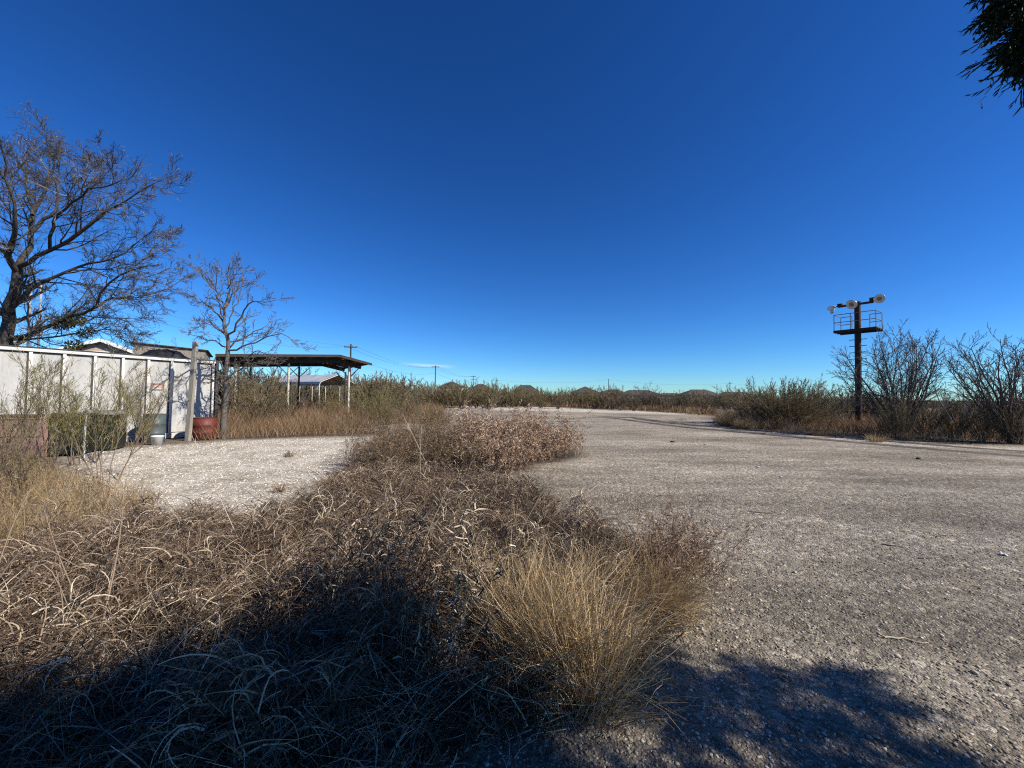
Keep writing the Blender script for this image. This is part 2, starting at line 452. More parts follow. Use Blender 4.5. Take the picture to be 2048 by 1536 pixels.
M['lens'] = pmat('dusty_lamp_lens', (0.16, 0.145, 0.12), (0.25, 0.23, 0.195), 7, 0.35, fine=0.15)
M['sign_red'] = pmat('faded_red_sign', (0.30, 0.13, 0.095), (0.40, 0.22, 0.17), 8, 0.6)
M['litter'] = pmat('white_litter', (0.6, 0.58, 0.54), (0.48, 0.46, 0.42), 9, 0.6)
M['rail'] = pmat('galvanised_rail', (0.15, 0.135, 0.12), (0.24, 0.22, 0.2), 8, 0.5, metal=0.3)
M['far_leaf'] = vmat('distant_scrub', [(0.0, (0.055, 0.05, 0.03)), (1.0, (0.13, 0.115, 0.07))], 0.1)
M['ivy'] = M['mistletoe']

# ------------------------------------------------------------------ ground
P_FORE = gpoly([(-900, 1560), (-900, 1150), (0, 1120), (170, 1075), (330, 1045), (480, 1052), (560, 1036), (625, 1000), (690, 955), (800, 952), (930, 965), (1040, 985), (1110, 1010), (1120, 1050), (1190, 1075), (1290, 1110), (1330, 1200), (1290, 1330), (1150, 1420), (1000, 1460), (880, 1500), (830, 1560), (780, 1900), (-900, 1900)])
P_CLUMP = gpoly([(690, 965), (700, 925), (760, 898), (900, 893), (1040, 888), (1150, 896), (1168, 912), (1120, 925), (1075, 930), (1050, 945), (990, 958), (860, 955)])
P_CALICHE = gpoly([(60, 1090), (100, 940), (180, 905), (300, 893), (430, 884), (560, 878), (740, 874), (720, 900), (690, 945), (640, 985), (570, 1030), (470, 1048), (330, 1048), (180, 1065)])
P_WHITE = gpoly([(880, 812), (1000, 812.5), (1110, 815), (1260, 821), (1400, 828), (1400, 830), (1280, 827), (1130, 823), (1000, 820.5), (900, 819)])
P_WHITE2 = gpoly([(1500, 862), (1600, 866), (1750, 878), (1900, 889), (2100, 897), (2100, 902), (1900, 896), (1740, 886), (1600, 874)])
P_LOT = gpoly([(880, 812), (1120, 815), (1280, 822), (1420, 832), (1430, 850), (1560, 866), (1700, 872), (1800, 884), (2100, 894), (2600, 930), (2600, 2600), (400, 2600), (700, 1700), (900, 1200), (1000, 960), (900, 880), (760, 850)])
def ground_h(x, y):
    r = np.hypot(x, y)
    return (0.010 * wave(x, y, 1, 1.1) * np.clip(1 - r / 9, 0, 1) + 0.016 * wave(x, y, 2, 5.0) * np.clip(r / 3, 0, 1) * np.clip(1 - r / 60, 0.0, 1))
nx, ny = 330, 400
bx = math.asinh(2500 / 0.6)
xs = 0.6 * np.sinh(np.linspace(-1, 1, nx) * bx)
ty = np.linspace(-0.48, 1, ny)
ys = 0.7 * np.sinh(ty * math.asinh(3500 / 0.7)) + 1.5
X, Y = np.meshgrid(xs, ys)
Vg = np.stack([X.ravel(), Y.ravel(), ground_h(X, Y).ravel()], 1)
ii = (np.arange(ny - 1)[:, None] * nx + np.arange(nx - 1)[None]).reshape(-1, 1)
gm = raw_mesh('ground', Vg, ii + np.array([[0, 1, nx + 1, nx]]), True)
def mask(poly, soft, seed=None, wig=0.0):
    x = X.ravel(); y = Y.ravel(); r = np.hypot(x, y)
    d = edge_dist(poly, x, y); sgn = np.where(inside(poly, x, y), 1, -1)
    sd = sgn * d
    if seed is not None: sd = sd + wig * r * wave(x / (0.15 + r) * 6, y / (0.15 + r) * 6 + np.log(r + .3) * 5, seed, 1.0)
    return np.clip(0.5 + sd / (soft * (0.3 + 0.06 * r)), 0, 1)
def gattr(nm, v):
    a = gm.attributes.new(nm, 'FLOAT', 'POINT'); a.data.foreach_set('value', v.astype(np.float32))
cal = np.maximum(mask(P_CALICHE, 1.2, 5, 0.02), np.maximum(mask(P_WHITE, 0.6), 0.75 * mask(P_WHITE2, 0.5)))
gattr('pale', cal)
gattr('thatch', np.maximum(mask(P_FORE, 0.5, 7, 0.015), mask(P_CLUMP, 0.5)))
gattr('lot', mask(P_LOT, 0.8))
P_COARSE = gpoly([(1330, 1090), (1500, 1010), (1800, 985), (2150, 960), (2600, 1000), (2600, 2600), (900, 2600), (1050, 1450)])
gattr('coarse', mask(P_COARSE, 5.0, 9, 0.05))
def ground_material():
    m, t, p, o = new_mat('gravel_lot')
    g = nd(t, 'ShaderNodeNewGeometry'); pos = g.outputs['Position']
    def at_(n): return nd(t, 'ShaderNodeAttribute', attribute_name=n).outputs['Fac']
    def noise(sc, det=4.0, vec=pos, rough=0.6): return nd(t, 'ShaderNodeTexNoise', {'Vector': vec, 'Scale': sc, 'Detail': det, 'Roughness': rough}).outputs[0]
    # worn asphalt and gravel, drawn out along the way vehicles go
    mp = nd(t, 'ShaderNodeMapping', {0: pos, 2: (0, 0, math.radians(-38)), 3: (0.35, 1.0, 1.0)}).outputs[0]
    big = noise(0.55, 6.0, mp, 0.62)
    lot = ramp(t, big, [(0.36, (0.20, 0.170, 0.127)), (0.50, (0.31, 0.266, 0.202)), (0.64, (0.41, 0.355, 0.275))])
    med = noise(3.2, 6.0, mp, 0.7)
    lot = mixc_(t, 1.0, lot, ramp(t, med, [(0.3, 0.72), (0.5, 1.0), (0.72, 1.25)]), 'MULTIPLY')
    lot = mixc_(t, at_('coarse'), lot, mixc_(t, 1.0, lot, (0.74, 0.75, 0.77), 'MULTIPLY'))
    red = noise(0.9, 4.0)
    lot = mixc_(t, ramp(t, red, [(0.6, 0.0), (0.75, 0.55)]), lot, (0.17, 0.115, 0.08))
    cal_c = ramp(t, noise(1.1, 7.0), [(0.3, (0.40, 0.345, 0.262)), (0.52, (0.55, 0.495, 0.40)), (0.7, (0.65, 0.60, 0.505))])
    soil = ramp(t, noise(2.0, 6.0), [(0.3, (0.105, 0.078, 0.055)), (0.7, (0.20, 0.155, 0.11))])
    base = mixc_(t, at_('lot'), soil, lot)
    pl = nd(t, 'ShaderNodeMath', {0: at_('pale'), 1: ramp(t, noise(1.7, 6.0, pos, 0.7), [(0.3, 0.5), (0.5, 1.0)])}, operation='MULTIPLY').outputs[0]
    base = mixc_(t, pl, base, cal_c)
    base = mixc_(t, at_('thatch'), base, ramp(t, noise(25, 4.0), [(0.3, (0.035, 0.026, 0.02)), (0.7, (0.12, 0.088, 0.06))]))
    # single stones
    v1 = nd(t, 'ShaderNodeTexVoronoi', {'Vector': pos, 'Scale': 62.0, 'Randomness': 1.0})
    sx = nd(t, 'ShaderNodeSeparateColor', {0: v1.outputs['Color']})
    base = mixc_(t, 1.0, base, ramp(t, sx.outputs[0], [(0.0, 0.62), (0.45, 0.94), (0.85, 1.15), (1.0, 1.8)]), 'MULTIPLY')
    v2 = nd(t, 'ShaderNodeTexVoronoi', {'Vector': pos, 'Scale': 17.0, 'Randomness': 1.0})
    sx2 = nd(t, 'ShaderNodeSeparateColor', {0: v2.outputs['Color']})
    base = mixc_(t, 1.0, base, ramp(t, sx2.outputs[1], [(0.0, 0.68), (0.4, 0.98), (0.93, 1.08), (1.0, 1.7)]), 'MULTIPLY')
    t.links.new(base, p.inputs['Base Color'])
    p.inputs['Roughness'].default_value = 0.92
    p.inputs['Specular IOR Level'].default_value = 0.2
    h = nd(t, 'ShaderNodeMath', {0: v1.outputs['Distance'], 1: -0.9}, operation='MULTIPLY').outputs[0]
    h = nd(t, 'ShaderNodeMath', {0: h, 1: nd(t, 'ShaderNodeMath', {0: v2.outputs['Distance'], 1: -1.6}, operation='MULTIPLY').outputs[0]}, operation='ADD').outputs[0]
    h = nd(t, 'ShaderNodeMath', {0: h, 1: nd(t, 'ShaderNodeMath', {0: noise(6.0, 8.0, pos, 0.75), 1: 3.0}, operation='MULTIPLY').outputs[0]}, operation='ADD').outputs[0]
    b = nd(t, 'ShaderNodeBump', {'Height': h, 'Strength': 1.0, 'Distance': 0.013})
    t.links.new(b.outputs[0], p.inputs['Normal'])
    return m
ground = tag(obj('ground', gm, ground_material()), kind='structure')

# wheel ruts pressed into the lot: a low ridge on either side of a darker trough
M['rut'] = pmat('churned_dark_grit', (0.055, 0.047, 0.039), (0.12, 0.104, 0.086), 2.2, 0.95, 0.012, fine=0.3)
def rut(pts, off, wd=0.34):
    c = resample([(*gnd(*p), 0.0) for p in pts], 90)
    T = np.gradient(c, axis=0); T = unit(T); n = np.stack([-T[:, 1], T[:, 0], 0 * T[:, 0]], 1)
    c = c + n * off
    rng = np.random.default_rng(int(abs(off) * 1000) + len(pts))
    prof = [(-0.75, -0.02), (-0.5, 0.028), (-0.22, 0.008), (0.22, 0.008), (0.5, 0.028), (0.75, -0.02)]
    V = []
    for q, z in prof:
        k = wd * (1 + 0.25 * np.convolve(rng.normal(size=len(c)), np.ones(5) / 5, 'same'))
        p = c + n * (q * k)[:, None]
        p[:, 2] = ground_h(p[:, 0], p[:, 1]) + z * (0.5 + rng.random(len(c)))* np.minimum(1, np.minimum(np.arange(len(c)), np.arange(len(c))[::-1]) / 12) + (0.004 if abs(q) < .7 else 0)
        V.append(p)
    V = np.stack(V, 1).reshape(-1, 3); K = len(prof)
    b = (np.arange(len(c) - 1)[:, None] * K + np.arange(K - 1)[None]).reshape(-1, 1)
    return obj('wheel_rut', raw_mesh('wheel_rut', V, b + np.array([[0, 1, K + 1, K]]), True), M['rut'], ground)
TR1 = [(1165, 833.5), (1220, 836.5), (1290, 845), (1380, 856), (1520, 868), (1700, 884), (1880, 900), (2120, 917)]
TR2 = [(1250, 833), (1262, 838), (1310, 845), (1400, 853), (1540, 863), (1720, 879), (1900, 895), (2120, 910)]
rut(TR1, 0.0, 0.42); rut(TR1, 1.75, 0.36); rut(TR2, 0.5, 0.36)

# loose stones: the nearest gravel lies as real pebbles
ICO_V = []
ph = (1 + 5 ** .5) / 2
for a in (-1, 1):
    for b_ in (-ph, ph):
        ICO_V += [(0, a, b_), (a, b_, 0), (b_, 0, a)]
ICO_V = unit(np.array(ICO_V, float))
ICO_F = []
for i in range(12):
    for j in range(i + 1, 12):
        for k in range(j + 1, 12):
            dd = [np.linalg.norm(ICO_V[a] - ICO_V[b_]) for a, b_ in ((i, j), (j, k), (i, k))]
            if max(dd) < 1.1:
                n = np.cross(ICO_V[j] - ICO_V[i], ICO_V[k] - ICO_V[i])
                ICO_F.append((i, j, k) if n @ ICO_V[i] > 0 else (i, k, j))
ICO_F = np.array(ICO_F)
def stones(rng, XY, size, flat=0.6, sink=0.25):
    N = len(XY)
    sc = size[:, None, None] * rng.uniform(0.6, 1.3, (N, 1, 3)) * np.array([1, 1, flat])
    v = ICO_V[None] * rng.uniform(0.75, 1.2, (N, 12, 1)) * sc
    a = rng.uniform(0, 6.28, N); ca, sa = np.cos(a)[:, None], np.sin(a)[:, None]
    x = v[..., 0] * ca - v[..., 1] * sa; y = v[..., 0] * sa + v[..., 1] * ca
    z = v[..., 2] + (ground_h(XY[:, 0], XY[:, 1]) + size * flat * sink)[:, None]
    V = np.stack([x + XY[:, :1], y + XY[:, 1:2], z], 2).reshape(-1, 3)
    F = (np.arange(N)[:, None, None] * 12 + ICO_F[None]).reshape(-1, 3)
    return V, F
rng = np.random.default_rng(11)
P_NEAR = gpoly([(300, 1800), (900, 1490), (1130, 1420), (1400, 1080), (1130, 985), (2300, 985), (2700, 1800)])
xy = scatter(rng, P_NEAR, 26000, 1.9)
gv = raw_mesh('gravel', *stones(rng, xy, 0.0035 + 0.009 * rng.random(len(xy)) ** 3))
tag(obj('gravel', gv, M['stone']), 'loose grey gravel scattered over the near part of the lot', 'gravel', kind='stuff')
xy = scatter(rng, P_CALICHE, 9000)
gv = raw_mesh('gravel', *stones(rng, xy, 0.006 + 0.016 * rng.random(len(xy)) ** 4))
tag(obj('gravel', gv, M['pale_stone']), 'pale chalky gravel spread in front of the white trailer', 'gravel', kind='stuff')


# ------------------------------------------------------------------ the white trailer body and what stands beside it
TD = np.array((0.445, 0.895)); TD = TD / np.linalg.norm(TD)
T_ROT = math.atan2(TD[1], TD[0])
T_SP = 0.622
T_K0 = -7                                         # posts are counted from the frame's left
T0 = np.array((-12.80, 10.60)) + TD * T_SP * T_K0
T_N = 14 + 0
T_LEN = T_SP * T_N
T_H = 2.70
tr = thing('trailer_body', 'long white panelled trailer body with outside posts standing on the ground', 'trailer', (T0[0], T0[1], 0), T_ROT)
pm = None
for k in range(T_N):
    me = raw_mesh('side_panel', *(lambda b: (b.v, b.f))(MB().box((0.035, 0.0, 0.22), (T_SP - 0.035, 0.03, T_H - 0.11)))) if pm is None else pm
    pm = me
    obj('side_panel', me, M['white_paint'], tr, loc=(k * T_SP, 0.004 * ((k * 7) % 3), 0))
postm = None; shadem = None
for k in range(T_N + 1):
    if postm is None:
        b = MB().box((-0.033, -0.05, 0.2), (0.033, 0.012, T_H - 0.105))
        postm = raw_mesh('side_post', b.v, b.f)
    obj('side_post', postm, M['white_trim'], tr, loc=(k * T_SP, 0, 0))
    if shadem is None:
        b = MB().box((-0.062, -0.014, 0.2), (-0.034, 0.0, T_H - 0.135)); shadem = raw_mesh('shade_strip', b.v, b.f)  # dark strip drawing the shade line left of each post
    if k: obj('shade_strip', shadem, M['dark_steel'], tr, loc=(k * T_SP, 0, 0))
    if k: MB().box((-T_SP + 0.036, -0.014, T_H - 0.132), (-0.036, 0.0, T_H - 0.104)).build('shade_strip', M['dark_steel'], tr, loc=(k * T_SP, 0, 0))  # dark strip drawing the shade under the top rail
MB().box((-0.06, -0.075, T_H - 0.10), (T_LEN + 0.06, 0.06, T_H)).build('top_rail', M['white_trim'], tr, 0.008)
MB().box((-0.06, -0.06, 0.02), (T_LEN + 0.06, 0.05, 0.195)).build('bottom_rail', M['white_trim'], tr, 0.008)
MB().box((-0.08, -0.10, T_H + 0.002), (T_LEN + 0.08, 2.56, T_H + 0.022)).build('roof_sheet', M['dark_steel'], tr)
MB().box((-0.04, 0.06, 0.02), (-0.01, 2.5, T_H - 0.002)).build('front_wall', M['white_paint'], tr)
MB().box((0.0, 2.46, 0.02), (T_LEN, 2.5, T_H - 0.002)).build('back_wall', M['white_paint'], tr)
MB().box((T_LEN + 0.062, -0.085, 0.0), (T_LEN + 0.16, 0.05, T_H + 0.0)).build('corner_post', M['dark_steel'], tr, 0.01)
for s_ in (0, 1):
    d = MB().box((T_LEN + 0.02, 0.07 + s_ * 1.21, 0.1), (T_LEN + 0.06, 1.26 + s_ * 1.21, T_H - 0.02)).build('rear_door', M['dark_steel'], tr, 0.006)
    for q in (0.25, 0.85):
        MB().bar((T_LEN + 0.085, 0.07 + s_ * 1.21 + q, 0.15), (T_LEN + 0.085, 0.07 + s_ * 1.21 + q, T_H - 0.1), 0.016, n=8).build('lock_rod', M['rust'], d)
sg = MB().box((6.93, -0.012, 1.62), (7.27, -0.003, 1.84)).build('sign_plate', M['sign_red'], tr)
for z0 in (1.665, 1.735):
    MB().box((6.97, -0.0165, z0), (7.22, -0.0125, z0 + 0.03)).build('sign_line', M['white_trim'], sg)

def local(px, py_ground, dz=0):
    g = gnd(px, py_ground); return (g[0], g[1], dz)

# steel boxes in front of the trailer
def steel_box(name, label, cat, mat_, lidmat, c, rot, w_, d_, h_, lid_rise, ribs):
    t = thing(name, label, cat, (c[0], c[1], 0), rot)
    th = 0.02
    MB().box((-w_/2, -d_/2, 0.04), (w_/2, -d_/2 + th, h_)).build('front_plate', mat_, t)
    MB().box((-w_/2, d_/2 - th, 0.04), (w_/2, d_/2, h_)).build('back_plate', mat_, t)
    for s_ in (-1, 1):
        x = s_ * (w_/2 - th/2 + 0.002)
        MB().box((x - th/2, -d_/2 - 0.002, 0.038), (x + th/2, d_/2 + 0.002, h_ - 0.002)).build('side_plate', mat_, t)
        MB().box((s_*(w_/2 - 0.1) - 0.04, -d_/2 + 0.03, 0.0), (s_*(w_/2 - 0.1) + 0.04, d_/2 - 0.03, 0.038)).build('skid', M['dark_steel'], t)
    for z in ribs:
        MB().box((-w_/2 - 0.012, -d_/2 - 0.022, z), (w_/2 + 0.012, -d_/2 - 0.003, z + 0.035)).build('rib', mat_, t, 0.004)
    MB().add([(-w_/2-.03,-d_/2-.03,h_+.004),(w_/2+.03,-d_/2-.03,h_+.004),(w_/2+.03,d_/2+.03,h_+.004),(-w_/2-.03,d_/2+.03,h_+.004),
              (-w_/2-.03,-d_/2-.03,h_+.03),(w_/2+.03,-d_/2-.03,h_+.03),(w_/2+.03,d_/2+.03,h_+.03+lid_rise),(-w_/2-.03,d_/2+.03,h_+.03+lid_rise)],
             [(3,2,1,0),(4,5,6,7),(0,1,5,4),(1,2,6,5),(2,3,7,6),(3,0,4,7)]).build('lid', lidmat, t, 0.004)
    return t
RB = T_ROT - math.pi/2 + 0.95
steel_box('steel_box', 'faded pink-red steel box with rust patches at the left edge before the trailer', 'steel box', M['pink_rust'], M['rust'], gx(46, 9.55), 0.35, 1.18, 0.8, 0.95, 0.0, (0.5, 0.9))
steel_box('steel_bin', 'dark green steel bin beside the faded pink-red box', 'bin', M['black_green'], M['rust_dark'], gx(138, 9.95), 0.42, 0.80, 0.7, 0.92, 0.06, (0.86,))
steel_box('steel_bin', 'dark green steel bin with a pale lid, right of the thin white pipe', 'bin', M['black_green'], M['roof_grime'], gx(205, 10.75), 0.46, 0.80, 0.7, 0.95, 0.07, (0.45, 0.88))
pp = gx(172.5, 9.45)
t = thing('pipe_stake', 'thin white pipe stake standing between the two dark bins', 'stake', (pp[0], pp[1], 0))
MB().bar((0, 0, -0.05), (0.01, 0.0, 0.98), 0.022, n=10).build('pipe', M['white_trim'], t)
MB().bar((0.01, 0, 0.981), (0.01, 0.0, 1.0), 0.028, n=10).build('cap', M['white_trim'], t)

def drum(label, mat_, c, r, h, bandmat=None, tilt=0.0):
    t = thing('steel_drum', label, 'drum', (c[0], c[1], 0))
    t.rotation_euler = (tilt, 0, 0.3)
    pr = [(r*0.97, 0.0), (r, 0.01), (r, h/3-0.025), (r+0.014, h/3), (r, h/3+0.025), (r, 2*h/3-0.025), (r+0.014, 2*h/3), (r, 2*h/3+0.025), (r, h-0.012)]
    MB().lathe(pr, 28).build('shell', mat_, t, smooth=True)
    MB().lathe([(r+0.001, h-0.014), (r+0.012, h-0.006), (r+0.004, h+0.004), (r-0.02, h+0.003), (r-0.022, h-0.006), (0.0, h-0.008)], 28).build('lid', bandmat or mat_, t, smooth=True)
    MB().lathe([(0.03, h-0.0075), (0.03, h+0.004), (0.0, h+0.004)], 10, (r*0.6, 0, 0)).build('bung', bandmat or mat_, t)
    return t
drum('grey-green steel drum standing against the white trailer', M['grey_drum'], gx(311, 12.35), 0.265, 0.88)
drum('squat red steel drum at the trailer corner behind the wooden post', M['red_drum'], gx(410, 13.4), 0.36, 0.72)
bk = gx(318, 11.8)
t = thing('bucket', 'white plastic bucket on the ground below the grey-green drum', 'bucket', (bk[0], bk[1], 0))
MB().lathe([(0.12, 0.0), (0.145, 0.24), (0.155, 0.245), (0.155, 0.275), (0.142, 0.275), (0.118, 0.02), (0, 0.02)], 20).build('pail', M['white_plastic'], t, smooth=True)
MB().bar((-0.15, 0, 0.25), (0.0, -0.155, 0.12), 0.004, n=5).bar((0.0, -0.155, 0.12), (0.15, 0, 0.25), 0.004, n=5).build('handle', M['dark_steel'], t)

# leaning timber post
pb = np.array((*gx(378.5, 12.9), -0.1)); ptop = at(391.5, 682, pb[1] + 0.05)
t = thing('timber_post', 'tall weathered timber post leaning before the trailer and the red drum', 'post', tuple(pb))
b = MB(); d = ptop - pb
q = [(-0.075, -0.06), (0.075, -0.065), (0.07, 0.06), (-0.08, 0.062)]
rows = [0, 0.3, 0.62, 1.0]; vs = []
rngp = np.random.default_rng(3)
for r in rows:
    for (x, y) in q:
        k = 1 - 0.12 * r
        vs.append((d[0]*r + x*k + rngp.normal()*0.004 + (0.012 if r == 0.3 else 0), d[1]*r + y*k, d[2]*r + (rngp.normal()*0.03 if r == 1 else 0)))
fs = [(i*4+j, i*4+(j+1) % 4, i*4+4+(j+1) % 4, i*4+4+j) for i in range(3) for j in range(4)] + [(3, 2, 1, 0), (12, 13, 14, 15)]
b.add(vs, fs).build('shaft', M['post_wood'], t, 0.008)
for r in (0.42, 0.7):
    MB().bar((d[0]*r - 0.01, d[1]*r - 0.10, d[2]*r), (d[0]*r - 0.01, d[1]*r - 0.05, d[2]*r), 0.012, n=6).build('bolt', M['rust'], t)

# tarp heap on the trailer roof
def tarp():
    n, mm = 22, 12; V = []
    r = np.random.default_rng(8)
    for i in range(n + 1):
        for j in range(mm + 1):
            u = i / n; v = j / mm
            edge = min(u, 1 - u) * 4; e2 = min(v, 1 - v) * 4
            h = 0.30 * min(1, edge) ** 0.6 * min(1, e2) ** 0.6 * (0.55 + 0.45 * math.sin(u * 2.6 + 0.3)) + 0.03 * math.sin(u * 23 + v * 9) * min(1, edge) * min(1, e2)
            V.append((u * 1.25 + r.normal() * 0.012, v * 1.3 + 0.05 * math.sin(u * 17), h + r.normal() * 0.008 * (h > 0.05)))
    F = [(i*(mm+1)+j, (i+1)*(mm+1)+j, (i+1)*(mm+1)+j+1, i*(mm+1)+j+1) for i in range(n) for j in range(mm)]
    me = raw_mesh('tarp', V, F, True)
    o = obj('tarp', me, M['tarp'])
    p = T0 + TD * 8.7 - np.array((-TD[1], TD[0])) * -0.5
    p = T0 + TD * 7.1 + np.array((-TD[1], TD[0])) * 0.5
    o.location = (p[0], p[1], T_H + 0.03); o.rotation_euler = (0, 0, T_ROT)
    return tag(o, 'crumpled black tarp heap lying on the white trailer roof', 'tarp')
tarp()

# planked shed top behind the trailer
sp_ = at(341, 700, 25.0)
t = thing('plank_shed', 'small brown plank shed showing its flat top above the white trailer', 'shed', (sp_[0], sp_[1], 0), 0.55)
r = np.random.default_rng(21)
for k in range(13):
    x0 = -1.75 + k * 0.27
    MB().box((x0, r.normal()*0.006, 0.0), (x0 + 0.262, 0.03, 4.45 - 0.02*k + r.normal()*0.015)).build('plank', M['old_wood'], t)
MB().box((-1.75, 0.06, 0.0), (-1.70, 2.6, 4.42)).box((1.70, 0.06, 0.0), (1.75, 2.6, 4.2)).build('side_wall', M['old_wood'], t)
MB().add([(-1.9,-.12,4.47),(1.9,-.12,4.22),(1.9,2.8,4.0),(-1.9,2.8,4.25),(-1.9,-.12,4.53),(1.9,-.12,4.28),(1.9,2.8,4.06),(-1.9,2.8,4.31)],
         [(3,2,1,0),(4,5,6,7),(0,1,5,4),(1,2,6,5),(2,3,7,6),(3,0,4,7)]).build('roof', M['dark_wood'], t)

# gabled brick house behind the trailer
def gable_house(c, rot, wd, ln, eave, apex, label, wallmat, roofmat):
    t = thing('house', label, 'house', (c[0], c[1], 0), rot)
    MB().add([(-wd/2,0,0),(wd/2,0,0),(wd/2,0,eave),(0,0,apex),(-wd/2,0,eave),(-wd/2,ln,0),(wd/2,ln,0),(wd/2,ln,eave),(0,ln,apex),(-wd/2,ln,eave)],
             [(0,1,2,3,4),(9,8,7,6,5),(1,6,7,2),(0,4,9,5)]).build('wall', wallmat, t)
    for s_ in (-1, 1):
        ov = 0.45; dz = (apex - eave) / (wd/2) * ov
        R = [(0,-0.4,apex+.05),(s_*(wd/2+ov),-0.4,eave-dz+.05),(s_*(wd/2+ov),ln+.4,eave-dz+.05),(0,ln+.4,apex+.05)]
        R2 = [(x,y,z+.12) for x,y,z in R]
        f = [(0,1,2,3),(7,6,5,4),(0,4,5,1),(1,5,6,2),(2,6,7,3),(3,7,4,0)]
        if s_ < 0: f = [tuple(reversed(q)) for q in f]
        rf = MB().add(R+R2, [tuple(reversed(q)) for q in f]).build('roof', roofmat, t)
        a = Vector((0, -0.43, apex + .07)); b2 = Vector((s_*(wd/2+ov+.02), -0.43, eave - dz + .07))
        MB().bar(a, b2, 0.05, 0.24, up=(0, 0, 1)).build('bargeboard', M['trim'], rf)
    return t
hp = at(203, 690, 30)
h_ = gable_house((hp[0], hp[1]), 0.62, 6.4, 10, 3.9, 5.25, 'tan brick gabled house with white bargeboards above the trailer', M['brick'], M['shingle'])
wf = MB().box((-0.45, -0.05, 3.9), (0.45, -0.005, 4.5)).build('attic_vent', M['trim'], h_)
for k in range(5):
    MB().box((-0.38, -0.07, 3.96 + k*0.1), (0.38, -0.052, 4.02 + k*0.1)).build('louver', M['trim'], wf)

# pale twin-pole mast behind the big tree
mp_ = gx(62, 19.0)
t = thing('pole_mast', 'pale twin-pole metal mast standing behind the big bare tree', 'mast', (mp_[0], mp_[1], 0), 0.9)
for s_ in (-1, 1):
    MB().bar((s_*0.16, 0, 0), (s_*0.16, 0, 6.9), 0.05, n=10).build('pole', M['galv'], t)
for k in range(12):
    MB().bar((-0.158, 0, 0.5 + k*0.55), (0.158, 0, 0.5 + k*0.55), 0.018, n=6).build('rung', M['galv'], t)

# ------------------------------------------------------------------ open pole shed with the dark roof
CA = np.array((-16.3, 21.9)); CB = np.array((-9.5, 26.9))
cu = (CB - CA); CW = np.linalg.norm(cu); cu = cu / CW
cs = thing('pole_shed', 'open pole shed with dark low sheet roof on thin posts', 'open shed', (CA[0], CA[1], 0), math.atan2(cu[1], cu[0]))
RZ = [(0.0, 3.54), (0.758 * CW, 3.94), (CW, 3.50)]
def rz(x): return float(np.interp(x, [a for a, _ in RZ], [b for _, b in RZ]))
DEP = 6.5
ns = 12
for k in range(ns):
    x0 = CW * k / ns; x1 = CW * (k + 1) / ns - 0.004
    for (a, b) in ([(x0, x1)] if not (x0 < RZ[1][0] < x1) else [(x0, RZ[1][0]), (RZ[1][0], x1)]):
        lap = 0.006 * (k % 2)
        P4 = [(a, -0.15, rz(a)+.10+lap), (b, -0.15, rz(b)+.10+lap), (b, DEP, rz(b)+.10+lap), (a, DEP, rz(a)+.10+lap)]
        MB().add(P4 + [(x, y, z+.004) for x, y, z in P4], [(3,2,1,0),(4,5,6,7),(0,1,5,4),(1,2,6,5),(2,3,7,6),(3,0,4,7)]).build('roof_sheet', M['under_sheet'], cs)
for k in range(10):
    x = 0.25 + k * (CW - 0.5) / 9
    MB().box((x - 0.025, -0.10, rz(x) - 0.06), (x + 0.025, DEP - 0.1, rz(x) + 0.085)).build('purlin', M['dark_wood'], cs)
MB().bar((0.02, -0.17, rz(0)+.03), (RZ[1][0], -0.17, RZ[1][1]+.03), 0.025, 0.16).build('fascia', M['dark_wood'], cs)
MB().bar((RZ[1][0]+.01, -0.17, RZ[1][1]+.03), (CW, -0.17, RZ[2][1]+.03), 0.025, 0.16).build('fascia', M['dark_wood'], cs)
for y in (0.55, DEP - 1.6):
    MB().bar((0.3, y, rz(0.3) - 0.22), (RZ[1][0], y, RZ[1][1] - 0.24), 0.1, 0.3).build('girder', M['dark_wood'], cs)
    MB().bar((RZ[1][0] + 0.01, y, RZ[1][1] - 0.24), (CW - 0.5, y, rz(CW - .5) - 0.24), 0.1, 0.3).build('girder', M['dark_wood'], cs)
def shed_x(px, y):                               # where along the shed the direction of this pixel meets the row at depth y
    dx = ray(px, 790).x
    o = CA + np.array((-cu[1], cu[0])) * y
    return (dx * o[1] - o[0]) / (cu[0] - dx * cu[1])
for px, y, mt in ((576, 0.55, 'pale_post'), (697, 0.55, 'pale_post'), (597, DEP - 1.6, 'dark_steel'), (470, 0.55, 'pale_post'), (500, DEP - 1.6, 'dark_steel'), (690, DEP - 1.6, 'dark_steel')):
    x = shed_x(px, y)
    if not (0.1 < x < CW): continue
    pz = rz(x) - 0.4
    MB().bar((x, y, 0), (x, y, pz), 0.065, n=10).build('post', M[mt], cs)
    for s_ in (-1, 1):
        MB().bar((x, y, pz - 0.75), (x + s_*0.72, y, pz + 0.0), 0.05, 0.05).build('knee_brace', M['dark_steel'], cs)

